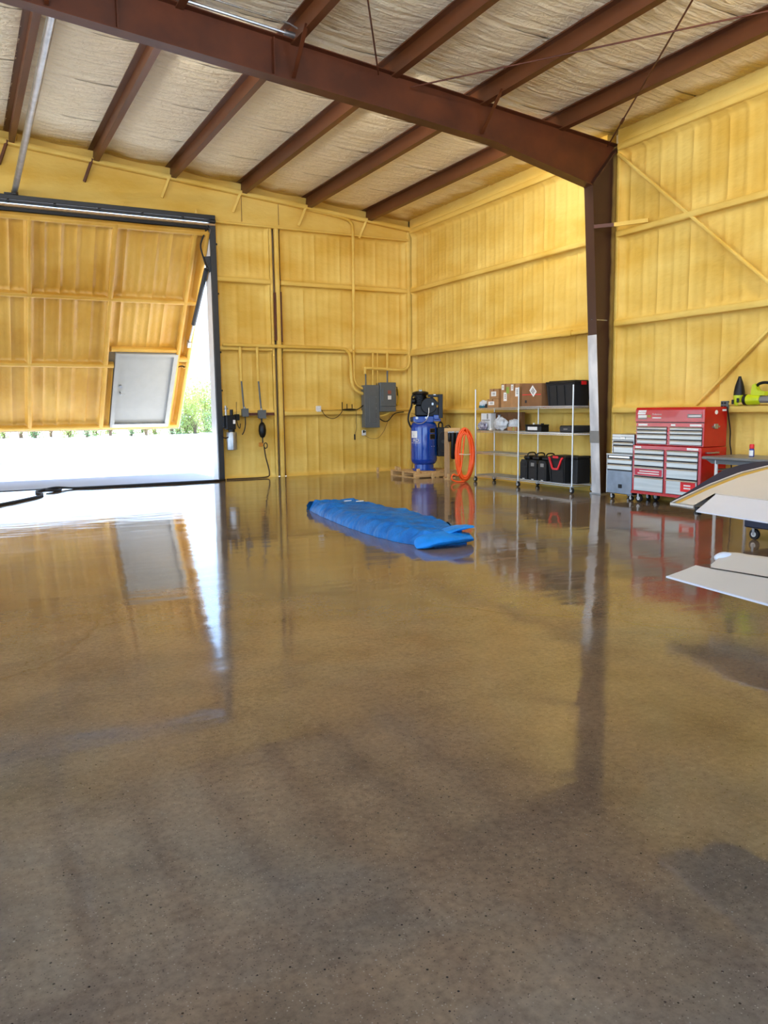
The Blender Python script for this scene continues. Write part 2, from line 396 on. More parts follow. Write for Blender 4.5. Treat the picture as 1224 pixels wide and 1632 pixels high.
# ------------------------------------------------------------------ the shell
XL = -18.3                  # inner line of the left wall's girts; the building is symmetric about x = -9.15
YB = -20.0
def zr(x):                  # underside of the roof insulation
    a = -x if x > -9.15 else x+18.3
    return 5.83+.0925*a
def mir(x): return XL-x

floor = struct('floor', MB().box((-18.5, -20.2, -.12), (.2, .12, 0)), FLOORM)
ground = struct('ground', MB().box((-150, -60, -.5), (150, 160, -.1)), GROUND)
apron = struct('apron', MB().box((-30, .12, -.2), (16, 30, -.015)).box((-30, -45, -.2), (16, -20.2, -.015)).box((-40, -20.2, -.2), (-18.5, .12, -.015)), APRON)

def foam_panel(parent, s0, s1, z0, z1, place, seed, rib=.305, amp=.016, depth=.14, m_=None, edge=.09, phase=0., lx=True, rx=True):
    """ribbed sheet under spray foam; s runs along the wall, foam rolls up to the framing at its edges"""
    m_ = m_ or FOAM
    S = [s0]; n = max(2, int((s1-s0)/.036))
    S = [s0+(s1-s0)*i/n for i in range(n+1)]
    H = z1-z0; zs = [0, .015, .04, .075, .12]; k = max(3, int(H/.22))
    Z = zs+[.12+(H-.24)*i/k for i in range(1, k)]+[H-q for q in reversed(zs)]
    vs_ = []; fs = []
    for z in Z:
        for s in S:
            r = (s-phase)/rib; i = math.floor(r+.5); d = abs(r-i)*rib
            a = amp*(.6+.7*abs(nz(i*1.7+seed, 3.1)))
            wob = .012*nz(z*1.1+seed, i*2.3)
            h = a*math.exp(-((d+wob)/.028)**2)
            r2 = (s-phase)/rib+.5; j = math.floor(r2+.5); d2 = abs(r2-j)*rib
            h += a*.3*math.exp(-(d2/.02)**2)
            h += .012*nz(s*1.6+seed*3.1, z*1.9)+.004*nz(s*7, z*5+seed)
            ez = max(0, min(z, H-z)); h += edge*math.exp(-(ez/.035)**1.5)
            es = max(0, min((s-s0) if lx else 9, (s1-s) if rx else 9)); h += edge*math.exp(-(es/.035)**1.5)
            vs_.append(place(s, depth-min(h, depth-.01), z0+z))
    w_ = len(S)
    for j in range(len(Z)-1):
        for i in range(w_-1): fs.append((j*w_+i, j*w_+i+1, (j+1)*w_+i+1, (j+1)*w_+i))
    mb = MB().add(vs_, fs); mb.smooth = True
    return part('foam_panel', mb, m_, parent)

def foam_beam(parent, name, p, q, a, b, ua, seed=0, m_=None, jit=.006, step=.3):
    """framing member buried in foam: soft rectangle a x b swept from p to q; ua = direction of a"""
    p, q = Vector(p), Vector(q); d = q-p; L = d.length; d.normalize(); ua = Vector(ua).normalized(); ub = d.cross(ua).normalized()
    n = max(2, int(L/step)); mb = MB(); vs_ = []; fs = []; K = 12
    for i in range(n+1):
        c = p+d*(L*i/n)
        for k in range(K):
            t = 2*math.pi*(k+.5)/K; ct, st = math.cos(t), math.sin(t)
            x = abs(ct)**.5*math.copysign(1, ct)*a/2; y = abs(st)**.5*math.copysign(1, st)*b/2
            f = 1+jit/.03*.25*nz(i*.7+seed, k*.9, seed*1.3)
            vs_.append(c+ua*x*f+ub*y*f)
    for i in range(n):
        for k in range(K): fs.append((i*K+k, i*K+(k+1) % K, (i+1)*K+(k+1) % K, (i+1)*K+k))
    fs += [tuple(range(K))[::-1], tuple(n*K+k for k in range(K))]
    mb.add(vs_, fs); mb.fix = True; mb.smooth = True
    return part(name, mb, m_ or FOAM, parent)

G4, G3, G2, G1 = 1.40, 2.80, 4.215, 5.36     # girt lines
GH = .10

# ---- back wall (the one with the hangar door)
cl = MB()
cl.box((-4.62, .19, 0), (.25, .22, 5.85)).box((XL-.25, .19, 0), (mir(-4.62), .22, 5.85))
cl.prism([(.25, 5.44), (.25, 5.86), (-9.15, 6.72), (XL-.25, 5.86), (XL-.25, 5.44)], .19, .22)
wall_back = struct('wall_back', cl, CLAD)
pb = lambda s, d, z: (s, d, z)
for seed, (a, b) in enumerate(((-4.60, -3.43), (-3.18, -.02))):
    for k, (z0, z1) in enumerate(((.0, G4-.02), (G4+.02, G3-.02), (G3+.02, G2-.02), (G2+.02, G1))):
        foam_panel(wall_back, a, b, z0, z1, pb, 11*seed+k+1, phase=.1, amp=.024)
    for g in (G4, G3, G2):
        foam_beam(wall_back, 'girt', (a, .06, g), (b, .06, g), .12, GH, (0, 1, 0), seed+g)
for (a, b) in ((XL+.02, mir(-3.18)), (mir(-3.43), mir(-4.60))):
    for k, (z0, z1) in enumerate(((.0, G4-.02), (G4+.02, G3-.02), (G3+.02, G2-.02), (G2+.02, G1))):
        foam_panel(wall_back, a, b, z0, z1, pb, 31+k, phase=.1)
    for g in (G4, G3, G2): foam_beam(wall_back, 'girt', (a, .06, g), (b, .06, g), .12, GH, (0, 1, 0), g)
# wind columns: foam on the flanges, bare primer in the web recess
for xc, sg in ((-3.305, 1), (mir(-3.305), -1)):
    foam_beam(wall_back, 'wind_column', (xc+.045, .045, 0), (xc+.045, .045, G1), .10, .10, (1, 0, 0), 3)
    foam_beam(wall_back, 'wind_column', (xc-.085, .07, 0), (xc-.085, .07, G1), .06, .10, (1, 0, 0), 4)
    part('bare_steel', MB().box((xc+.095, .05, .02), (xc+.125, .15, 2.6)), PRIMER, wall_back)['label'] = 'bare red-brown primer strip along the column'
    part('bare_steel', MB().box((xc+.085, -.008, 2.95), (xc+.122, .15, 4.02)), PRIMER, wall_back)['label'] = 'bare red-brown primer patch on the column'
    part('bare_steel', MB().box((xc-.06, -.004, 2.98), (xc-.01, .15, 4.0)), PRIMER, wall_back)
part('bare_steel', MB().box((-4.12, -.004, 1.365), (-3.43, .03, 1.425)), PRIMER, wall_back)['label'] = 'bare primer stretch of girt between the conduit boxes'
# smooth fascia above the door, sloping end rafter lip, sill line over the panels
fa = MB()
def fascia(u, v):
    x = XL-.02+u*(-XL+.04); zt = zr(x)-.02; z = G1+.02+v*(zt-G1-.02)
    return (x, .03+.008*nz(x*.9, z*1.3), z)
fa.grid(fascia, 150, 14); part('foam_fascia', fa, FOAM, wall_back)
foam_beam(wall_back, 'foam_ledge', (XL, .03, G1), (-13.6, .03, G1), .12, .05, (0, 1, 0), 9)
foam_beam(wall_back, 'foam_ledge', (-4.6, .03, G1), (0, .03, G1), .12, .05, (0, 1, 0), 9)
foam_beam(wall_back, 'end_rafter', (.02, -.03, 5.60), (-9.15, -.03, 6.455), .14, .10, (0, 1, 0), 5)
foam_beam(wall_back, 'end_rafter', (XL, -.03, 5.60), (-9.15, -.03, 6.455), .14, .10, (0, 1, 0), 6)
foam_beam(wall_back, 'corner_post', (.03, .05, 0), (.03, .05, 5.55), .14, .14, (1, 0, 0), 2)
part('panel_joint', MB().box((-4.02, .018, 5.42), (-4.012, .032, 6.0)), CARDD, wall_back)
part('panel_joint', MB().box((-3.2, .018, 5.42), (-3.192, .032, 5.95)), CARDD, wall_back)

# ---- right wall
cl = MB().box((.19, .25, 0), (.22, YB-.25, 5.86)); wall_right = struct('wall_right', cl, CLAD)
pr = lambda s, d, z: (d, -s, z)
bays = ((.06, 6.50), (6.74, 13.1), (13.34, 19.9))
for seed, (a, b) in enumerate(bays):
    for k, (z0, z1) in enumerate(((.0, G4-.02), (G4+.02, G3-.02), (G3+.02, G2-.02), (G2+.02, 5.50))):
        foam_panel(wall_right, a, b, z0, z1, pr, 50+11*seed+k, amp=.027, phase=.22)
    for g in (G4, G3, G2):
        foam_beam(wall_right, 'girt', (.06, -a, g), (.06, -b, g), .12, GH, (1, 0, 0), seed+g)
    foam_beam(wall_right, 'eave_strut', (.07, -a, 5.56), (.07, -b, 5.56), .16, .12, (1, 0, 0), seed)
    foam_beam(wall_right, 'eave_strut', (.10, -a, 5.72), (.10, -b, 5.72), .2, .26, (1, 0, 0), seed+4)
for yc in (-6.6, -13.2):
    foam_beam(wall_right, 'foam_column_edge', (.10, yc-.115, 0), (.10, yc-.115, 5.55), .12, .08, (1, 0, 0), 8)
    foam_beam(wall_right, 'foam_column_edge', (.10, yc+.115, 0), (.10, yc+.115, 5.55), .12, .08, (1, 0, 0), 8)
def wall_brace(p, q):
    foam_beam(wall_right, 'diagonal_brace', p, q, .05, .05, (1, 0, 0), 3, step=.4)
wall_brace((.035, -6.72, 5.46), (.035, -13.1, .05)); wall_brace((.075, -6.72, .05), (.075, -13.1, 5.46))
# conduit pipe that rides along the second girt
foam_beam(wall_right, 'foamed_pipe', (-.01, -.1, 2.735), (-.01, -6.45, 2.735), .07, .07, (1, 0, 0), 3)
foam_beam(wall_right, 'pipe_coupling', (-.01, -5.50, 2.735), (-.01, -5.75, 2.735), .10, .10, (1, 0, 0), 3)
foam_beam(wall_right, 'foamed_pipe', (.0, -9.0, 1.475), (.0, -10.9, 1.475), .035, .035, (1, 0, 0), 3)

# ---- left wall with its own wide doorway, and the wall behind the camera
OL0, OL1, OLZ = -15.5, -1.6, 4.6
cl = MB().box((XL-.22, .25, 0), (XL-.19, OL1, 5.86)).box((XL-.22, OL0, 0), (XL-.19, YB-.25, 5.86)).box((XL-.22, OL1, OLZ), (XL-.19, OL0, 5.86))
wall_left = struct('wall_left', cl, CLAD)
pl_ = lambda s, d, z: (XL-d, s, z)
for a, b, zz in ((-1.5, -.06, ((0, G4-.02), (G4+.02, G3-.02), (G3+.02, G2-.02), (G2+.02, 5.5))), (-19.9, -15.6, ((0, G4-.02), (G4+.02, G3-.02), (G3+.02, G2-.02), (G2+.02, 5.5))), (-15.6, -1.5, ((OLZ, 5.5),))):
    for k, (z0, z1) in enumerate(zz):
        foam_panel(wall_left, a, b, z0, z1, pl_, 90+k)
        if z0 > .1: foam_beam(wall_left, 'girt', (XL-.06, a, z0-.02), (XL-.06, b, z0-.02), .12, GH, (1, 0, 0), 1)
foam_beam(wall_left, 'eave_strut', (XL-.10, -.1, 5.68), (XL-.10, -19.9, 5.68), .2, .34, (1, 0, 0), 4)
FX0, FX1, FZ = -16.6, -1.7, 5.1             # the doorway behind the camera, mirrored in the back wall's
cl = MB().box((.25, YB-.22, 0), (FX1, YB-.19, 5.86)).box((FX0, YB-.22, 0), (XL-.25, YB-.19, 5.86))
cl.prism([(.25, FZ), (.25, 5.86), (-9.15, 6.72), (XL-.25, 5.86), (XL-.25, FZ)], YB-.22, YB-.19)
wall_front = struct('wall_front', cl, CLAD)
pf = lambda s, d, z: (s, YB-d, z)
for a, b in ((XL, FX0-.06), (FX1+.06, 0)):
    for k, (z0, z1) in enumerate(((0, G4-.02), (G4+.02, G3-.02), (G3+.02, G2-.02), (G2+.02, FZ))):
        foam_panel(wall_front, a, b, z0, z1, pf, 120+k)
        if z0 > .1: foam_beam(wall_front, 'girt', (a, YB-.06, z0-.02), (b, YB-.06, z0-.02), .12, GH, (0, 1, 0), 1)
fa = MB()
fa.grid(lambda u, v: (lambda x: (x, YB-.1, FZ+v*(zr(x)-.02-FZ)))(XL+u*-XL), 100, 6); part('foam_fascia', fa, FOAM, wall_front)
part('jamb_post', MB().box((FX0-.08, YB-.18, 0), (FX0, YB+.02, FZ)), DARKG, wall_front)
part('jamb_post', MB().box((FX1, YB-.18, 0), (FX1+.08, YB+.02, FZ)), DARKG, wall_front)
part('header', MB().box((FX0-.08, YB-.18, FZ), (FX1+.08, YB+.02, FZ+.14)), DARKG, wall_front)

# ---- ceiling: roof deck, insulation between the purlins, purlins
cl = MB()
for s in (1, -1):
    X = (lambda x: x) if s == 1 else mir
    cl.prism([(X(.3), zr(0)-.028+.05), (X(-9.15), zr(-9.15)+.05), (X(-9.15), zr(-9.15)+.09), (X(.3), zr(0)+.06)], .3, YB-.3)
ceiling = struct('ceiling', cl, CLAD)
TH = math.atan(.0925); SPX = 1.463; PX0 = -1.10
PUR = [PX0-SPX*i for i in range(6)]
variants = []
PLY = 1.68
for vnt in range(3):
    def ins(u, v, vnt=vnt):
        x = (u-.5)*SPX; y = (v-.5)*PLY
        z = -.055*max(0, math.sin(math.pi*u))**.8 + .012*nz(x*2+vnt*7, y*9) + .008*nz(x*6, y*14+vnt*5)
        e = min(v, 1-v); z += .012*math.exp(-(e/.02)**2)
        z *= min(1, 12*min(u, 1-u)+.05)
        return (x, y, z)
    mb = MB().grid(ins, 16, 44); mb.f = [f[::-1] for f in mb.f]
    me = mb.mesh('insulation_panel'); me.materials.append(FOIL); variants.append(me)
edges = [.2]+PUR+[-9.15]
k = 0
for s in (1, -1):
    for i in range(len(edges)-1):
        a, b = edges[i], edges[i+1]; xc = (a+b)/2
        for j in range(12):
            o = bpy.data.objects.new('insulation_panel', variants[(k*5+j) % 3]); col.objects.link(o); o.parent = ceiling
            xx = xc if s == 1 else mir(xc)
            o.location = (xx, .16-PLY*(j+.5), zr(xc)+.012); o.rotation_euler = (0, TH if s == 1 else -TH, 0)
            o.scale = ((a-b)/SPX/math.cos(TH), 1, 1)
            k += 1
def purlin_mesh():
    mb = MB(); y0, y1 = .06, -19.9; t = .008
    # zed section: web, bottom flange to the left, top flange to the right, small lips
    F, D = .095, .235
    prof = [(0, 0), (F, 0), (F, .02), (F-t, .02), (F-t, t), (t, t), (t, D), (-F, D), (-F, D-.02), (-F+t, D-.02), (-F+t, D-t), (0, D-t)]
    mb.prism(prof, y0, y1); me = mb.mesh('purlin'); me.materials.append(PURL); return me
pm = purlin_mesh()
pmx = pm.copy()
for v in pmx.vertices: v.co.x = -v.co.x
for s in (1, -1):
    for i, x in enumerate(PUR):
        o = bpy.data.objects.new('purlin', pm if s == 1 else pmx); col.objects.link(o); o.parent = ceiling
        o.location = (x if s == 1 else mir(x), 0, zr(x)-.235); o.rotation_euler = (0, TH*s, 0)
        # foam blob at the purlin's seat on the back wall
        if s == 1:
            part('foam_clip', MB().ell((x+.1, -.06, zr(x)-.12), (.05, .07, .11), 10, 6, .3, i), FOAM, wall_back)
            part('purlin_strut', MB().bar((x-.02, -.09, zr(x)-.2), (x-.18, -.0, zr(x)-.62), .035, .05), PURL if i > 3 else FOAM, wall_back)

# ------------------------------------------------------------------ portal frames
def portal(yc, label, detail):
    t = thing('portal_frame', label, 'steel frame', (-.0, yc, 0))
    for s in (1, -1):
        X = (lambda x: x) if s == 1 else mir
        f = lambda pts: [(X(a), b) for a, b in pts]
        slope = .094
        zt = lambda x: 5.615-slope*x
        rb = [(-.46, 4.94), (-2.4, 5.345), (-9.15, 5.98)]
        part('rafter_web', MB().prism(f([(-.455, 4.94), (-2.4, 5.345), (-9.15, 5.98), (-9.15, zt(-9.15)), (.06, zt(-.06)-.02)]), yc-.006, yc+.006), PRIMER, t)
        b = MB()
        for i in range(2): b.bar((X(rb[i][0]), yc, rb[i][1]), (X(rb[i+1][0]), yc, rb[i+1][1]), .2, .014)
        part('bottom_flange', b, PRIMER, t)
        part('top_flange', MB().bar((X(.1), yc, zt(.1)), (X(-9.15), yc, zt(-9.15)), .2, .012), PRIMER, t)
        part('knee_plate', MB().bar((X(-.47), yc, 4.925), (X(.09), yc, 5.60), .2, .028), COLM if s == 1 else PRIMER, t)
        xf = lambda z: -.16-.30*z/4.93
        part('column_web', MB().prism(f([(xf(0), 0), (.17, 0), (.17, 5.6), (.08, 5.59), (xf(4.93), 4.92)]), yc-.006, yc+.006), COLM if s == 1 else PRIMER, t)
        part('column_flange', MB().bar((X(xf(0)), yc, 0), (X(xf(4.93)), yc, 4.93), .016, .2, (0, 1, 0)), COLM if s == 1 else PRIMER, t)
        part('base_plate', MB().box((X(-.2), yc-.13, 0), (X(.18), yc+.13, .018)), STEEL, t)
        if detail and s == 1:
            g = MB()
            zc = 2.62
            g.obox((xf(zc/2)-.012, yc, zc/2), (.004, 0, 0), (0, .103, 0), (-.06085*zc/2*1., 0, zc/2))
            part('white_guard', g, WORNW, t)['label'] = 'white worn cover strip on the column flange'
            part('grey_tape', MB().obox((xf(.96)-.02, yc, .96), (.004, 0, 0), (0, .106, 0), (-.0061, 0, .1)), GREYS, t)
            part('splice_line', MB().box((-.36, yc-.012, 2.86), (-.02, yc-.006, 2.875)), STEEL, t)
            for q in range(3): part('stiffener', MB().box((-5.75-.0*q-1.9*q, yc-.09, 5.68+.17*q), (-5.735-1.9*q, yc-.006, 6.12+.17*q)), PRIMER, t)
            # flange braces from the purlins down to the bottom flange
            for xp in (PUR[1], PUR[3], PUR[5]):
                part('flange_brace', MB().bar((xp, yc-.55, zr(xp)-.2), (xp+.02, yc-.03, zr(xp)-.64), .05, .012), PRIMER, t)
            part('girt_brace', MB().bar((-.43, yc-.1, 4.30), (-.2, yc-.31, 4.31), .02, .055), PRIMER, t)
            part('girt_brace', MB().bar((-.2, yc-.31, 4.31), (.03, yc-.8, 4.30), .025, .06), FOAM, t)
    return t
portal(-6.6, 'red-brown steel portal frame with tapered rafter crossing under the white ceiling', True)
portal(-13.2, 'red-brown steel portal frame nearest the camera, overhead', False)
# ledge conduit along the rafter's top, shiny
c_ = thing('conduit', 'shiny metal conduit lying along the top edge of the brown rafter', 'conduit', (-7.0, -6.72, 6.2))
part('pipe', MB().tube([(-9.1, -6.73, 6.49), (-5.5, -6.73, 6.165)], .02, 8), TUBESIL, c_)
part('pipe', MB().tube([(-9.1, -6.86, 6.53), (-5.6, -6.86, 6.23), (-5.4, -6.8, 6.2)], .012, 8), TUBESIL, c_)
part('fitting', MB().cyl((-5.62, -6.73, 6.176), (-5.46, -6.73, 6.161), .034, 10), STEEL, c_)

# unseen fill lamps added along the rafters' far faces to brighten the bays
def fill_lamp(x, yc, W_, label):
    z = 5.615-.094*x-.31 if x > -9.15 else 5.615-.094*mir(x)-.31; y = yc+.22
    an = R(-58); ex = Vector((math.cos(an), math.sin(an), 0)); ey = Vector((-math.sin(an), math.cos(an), 0))
    t = thing('led_fixture', label, 'ceiling light', (x, y, z-.05)); c = Vector((x, y, z))
    part('housing', MB().obox(c, ex*.2, ey*.025, (0, 0, .05)), WHITEP, t)
    part('hood', MB().obox(c+ey*.13+Vector((0, 0, .075)), ex*.21, ey*.13, (0, 0, .006)), WHITEP, t)  # visor added to keep the fill light off the ceiling
    part('bracket', MB().bar((x, yc+.006, z), (x, y-.02, z), .04, .04), STEEL, t)
    ld_ = bpy.data.lights.new('led_strip', 'AREA'); ld_.shape = 'RECTANGLE'; ld_.size = .38; ld_.size_y = .09; ld_.energy = W_; ld_.color = (1., .95, .88)
    lo = bpy.data.objects.new('led_strip', ld_); col.objects.link(lo); lo.parent = t; lo.location = ey*.05+Vector((0, 0, .05)); lo.rotation_euler = (R(76), 0, an)
for yc, W_, nm in ((-6.6, 11.5, 'the rafter over the shelving'), (-13.2, 20., 'the rafter nearest the camera')):
    for x, lb in ((-2.0, 'LED strip fixture closest to the right wall behind '), (-4.6, 'second LED strip fixture from the right wall behind '), (-7.4, 'LED strip fixture just right of the ridge behind '), (-10.9, 'LED strip fixture just left of the ridge behind '), (-13.7, 'second LED strip fixture from the left wall behind '), (-16.3, 'LED strip fixture closest to the left wall behind ')):
        fill_lamp(x, yc, W_, lb+nm)

def rod(label, p, q, turn=None):
    t = thing('brace_rod', label, 'brace rod', p)
    part('rod', MB().cyl(p, q, .011, 8), PRIMER, t)
    P_, Q_ = Vector(p), Vector(q); d = (Q_-P_)
    if turn: part('turnbuckle', MB().cyl(P_+d*turn, P_+d*(turn+.02), .022, 8), PRIMER, t)
rod('thin brown brace rod from the column top rising to the upper right corner', (-.14, -6.66, 5.57), (-4.1, -13.14, 5.92), .12)
rod('thin brown brace rod running from mid rafter to the right edge under the ceiling', (-3.75, -6.66, 5.86), (-.12, -13.14, 5.54))
rod('short visible brown brace rod above mid rafter at the top of the photo', (-4.25, -6.66, 5.94), (-8.2, -13.14, 6.3))

# ------------------------------------------------------------------ hangar door
door = thing('door_1', None, None, (-9.2, 0, 0)); door['kind'] = 'structure'
XD0, XD1 = mir(-4.75), -4.75                       # left and right edges of the leaf
DT = Vector((0, 0, 5.25)); DD = Vector((0, 3.40, -4.10)).normalized(); DN = Vector((0, -4.10, -3.40)).normalized(); DL = 5.32
def dpt(x, s, n): return Vector((x, 0, 0))+DT+DD*s+DN*n     # n > 0 towards the room
def dplace(x, d, s): return dpt(x, s, .16-d)
xs_ = [XD0+.06, -11.27, -9.72, -8.15, -6.60, -5.03, XD1-.03]
ss_ = [.10, 1.75, 3.45, 5.24]
mb = MB(); mb.obox(dpt((XD0+XD1)/2, DL/2, -.02), ((XD1-XD0)/2, 0, 0), DD*DL/2, DN*.02)
part('outer_skin', mb, CLAD, door)
sd_ = 0
MD = (-6.40, -5.03, 3.09, 5.22)
for i in range(len(xs_)-1):
    for j in range(3):
        sd_ += 1; a, b, z0, z1 = xs_[i]+.02, xs_[i+1]-.02, ss_[j]+.02, ss_[j+1]-.02
        if i == 4 and j == 2:
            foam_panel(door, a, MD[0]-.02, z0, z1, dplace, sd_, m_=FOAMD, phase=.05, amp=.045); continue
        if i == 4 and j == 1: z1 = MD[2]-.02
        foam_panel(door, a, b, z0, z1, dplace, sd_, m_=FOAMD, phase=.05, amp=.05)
for x in xs_:
    if x == -5.03:
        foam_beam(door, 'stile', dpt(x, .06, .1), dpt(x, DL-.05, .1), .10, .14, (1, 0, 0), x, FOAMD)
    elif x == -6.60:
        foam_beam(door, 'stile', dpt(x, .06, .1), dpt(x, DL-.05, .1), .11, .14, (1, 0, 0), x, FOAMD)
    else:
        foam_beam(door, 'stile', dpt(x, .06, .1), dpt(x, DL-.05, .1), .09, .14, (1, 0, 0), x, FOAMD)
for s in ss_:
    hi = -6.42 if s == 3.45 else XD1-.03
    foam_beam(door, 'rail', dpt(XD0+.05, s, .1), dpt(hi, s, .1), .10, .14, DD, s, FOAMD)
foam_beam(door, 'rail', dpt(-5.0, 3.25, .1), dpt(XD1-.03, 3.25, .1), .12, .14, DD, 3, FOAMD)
foam_beam(door, 'rail', dpt(-6.5, 3.02, .1), dpt(-5.05, 3.02, .1), .10, .12, DD, 3.3, FOAMD)
mb = MB(); mb.obox(dpt(XD1+.005, DL/2, .07), (.012, 0, 0), DD*DL/2, DN*.085); part('edge_channel', mb, STEEL, door)
mb = MB(); mb.obox(dpt((XD0+XD1)/2, DL, .06), ((XD1-XD0)/2, 0, 0), DD*.012, DN*.08); part('bottom_channel', mb, CLAD, door)
# walk-through door in the leaf
wd = MB()
wd.obox(dpt((MD[0]+MD[1])/2, (MD[2]+MD[3])/2, .09), ((MD[1]-MD[0])/2-.09, 0, 0), DD*((MD[3]-MD[2])/2-.08), DN*.025)
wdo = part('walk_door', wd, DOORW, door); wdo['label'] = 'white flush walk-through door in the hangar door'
fr = MB()
for a, b in ((MD[0], MD[0]+.09), (MD[1]-.09, MD[1])):
    fr.obox(dpt((a+b)/2, (MD[2]+MD[3])/2, .12), ((b-a)/2, 0, 0), DD*(MD[3]-MD[2])/2, DN*.065)
fr.obox(dpt((MD[0]+MD[1])/2, MD[2]+.035, .12), ((MD[1]-MD[0])/2-.09, 0, 0), DD*.035, DN*.065)
part('door_frame', fr, DOORW, wdo)
mb = MB(); mb.obox(dpt((MD[0]+MD[1])/2, MD[3]-.05, .12), ((MD[1]-MD[0])/2-.05, 0, 0), DD*.05, DN*.07); part('threshold', mb, STEEL, wdo)
kx = MD[0]+.17
part('knob', MB().cyl(dpt(kx, 4.21, .11), dpt(kx, 4.21, .16), .016).ell(dpt(kx, 4.21, .19), (.032, .032, .032)), STEEL, wdo)
part('lever', MB().cyl(dpt(kx, 4.21, .18), dpt(kx+.1, 4.23, .18), .011), STEEL, wdo)
part('deadbolt', MB().cyl(dpt(kx, 4.03, .11), dpt(kx, 4.03, .145), .034), STEEL, wdo)
# header tubes, jamb posts
for k, (z0, z1, y0, y1, m_) in enumerate(((5.37, 5.46, -.10, .06, DARKG), (5.31, 5.36, -.12, -.05, DARKG), (5.255, 5.295, -.09, -.05, WOODG), (5.18, 5.25, -.03, .06, BLACK))):
    part('header_rail', MB().box((mir(-4.62), y0, z0), (-4.62, y1, z1), .008), m_, door)
pv = MB()
for x in (-5.3, -6.1, -6.9, -7.7, -8.5): pv.cyl((x-.02, -.13, 5.335), (x+.02, -.13, 5.335), .04, 10)
part('hinge_row', pv, DARKG, door)
for x in (-5.0, -6.4, -7.9): part('hanger_tab', MB().prism([(x-.04, 5.45), (x+.04, 5.45), (x, 5.56)], -.03, -.0), FOAM, door)
for s in (1, -1):
    X = (lambda x: x) if s == 1 else mir
    part('jamb_post', MB().box((X(-4.73), -.055, 0), (X(-4.61), .01, 5.42), .006), DARKG, door)
    part('jamb_side_plate', MB().box((X(-4.735), .012, -.01), (X(-4.66), .36, 5.35)), WHITEP, door)  # white plate paints the sky light onto the post's side face
    part('cylinder_bracket', MB().prism([(X(-4.86), 4.64), (X(-4.70), 4.66), (X(-4.70), 4.36), (X(-4.75), 4.33)], -.0, .06), DARKG, door)
    a, b = Vector((X(-4.80), .08, 4.40)), dpt(X(-4.83), 2.77, .2)
    hc = part('hydraulic_cylinder', MB().cyl(a, a.lerp(b, .72), .05, 12), DARKG, door)
    part('piston_rod', MB().cyl(a.lerp(b, .7), b, .026, 10), CHROME, hc)
    part('clevis', MB().obox(b, (.04, 0, 0), DD*.07, DN*.05), STEEL, hc)
    part('hydraulic_hose', MB().tube(sm([(X(-4.74), -.06, 5.30), (X(-4.84), -.05, 5.1), (X(-4.93), -.03, 4.85), (X(-4.87), .0, 4.6), (X(-4.80), .03, 4.42)]), .017, 8), RUBBER, hc)
for z in (4.9, 3.9, 2.7, 1.9): part('post_bolt', MB().cyl((-4.62, -.03, z), (-4.585, -.03, z), .02, 8), BLACK, door)

# steel pipe stay between the header and the rafter
t = thing('pipe_stay', 'grey steel pipe slanting from the door header up to the brown rafter', 'pipe', (-8.37, -.05, 5.5))
part('pipe', MB().cyl((-8.37, -.08, 5.53), (-8.265, -6.42, 6.17), .055, 14), STEEL, t)
part('foot', MB().cyl((-8.37, -.08, 5.46), (-8.37, -.08, 5.54), .06, 10).box((-8.55, -.1, 5.46), (-8.33, -.03, 5.49)), DARKG, t)
part('upper_clamp', MB().box((-8.33, -6.585, 6.11), (-8.2, -6.38, 6.23)), DARKG, t)

# ------------------------------------------------------------------ conduits and electrical gear on the back wall
def cond(label, pts, r=.028, m_=None, y=-.03, name='conduit', extra=None):
    t = thing(name, label, 'conduit', (pts[0][0], y, pts[-1][1]))
    part('pipe', MB().tube(sm([(x, y, z) for x, z in pts], 5), r, 10), m_ or FOAM, t)
    return t
cond('foamed conduit dropping from the ceiling lip straight down past two girts', [(-2.7, 5.83), (-2.1, 5.76), (-1.66, 5.70), (-1.50, 5.62), (-1.455, 5.45), (-1.455, 4.6), (-1.47, 3.6), (-1.48, 2.82)], .034)
cond('foamed conduit along the second girt bending down into the grey breaker panel', [(-4.55, 2.86), (-3.1, 2.85), (-1.85, 2.84), (-1.64, 2.78), (-1.565, 2.62), (-1.55, 2.2), (-1.50, 1.97), (-1.37, 1.86), (-1.26, 1.83)], .038)
cond('inner foamed conduit curving into the breaker panel beside the larger one', [(-1.475, 2.80), (-1.48, 2.3), (-1.46, 2.13), (-1.38, 2.01), (-1.26, 1.95)], .03, y=-.02)
t = cond('foamed pipe running level above the grey boxes and bending up at the corner', [(-1.2, 2.41), (-.8, 2.40), (-.30, 2.38), (-.12, 2.41), (-.03, 2.52), (-.01, 2.72)], .035, y=-.035)
part('end_elbow', MB().tube([(-1.2, -.035, 2.43), (-1.2, -.035, 2.28)], .034, 10), FOAM, t)
cond('thin grey conduit dropping into the left corner of the breaker panel', [(-1.185, 2.3), (-1.185, 2.02)], .016, GREYP)
cond('foam-topped conduit above the middle of the breaker panel', [(-.99, 2.78), (-1.0, 2.02)], .022)
cond('slim foamed conduit between the two grey boxes', [(-.87, 2.78), (-.875, 2.02)], .014)
cond('foamed upper stub of conduit above the disconnect box', [(-.61, 2.78), (-.615, 2.36)], .03)
cond('bare grey conduit entering the top of the disconnect box', [(-.615, 2.38), (-.62, 2.06)], .02, GREYP)
cond('foamed conduit dropping to the junction box beside the door post', [(-4.17, 2.82), (-4.165, 2.1)], .032)
cond('bare grey conduit above the junction box nearest the door post', [(-4.165, 2.14), (-4.13, 1.5)], .018, GREYP)
cond('foamed conduit dropping to the junction box with the hanging cord', [(-3.79, 2.82), (-3.785, 2.1)], .032)
cond('bare grey conduit above the junction box with the hanging cord', [(-3.785, 2.14), (-3.74, 1.48)], .018, GREYP)

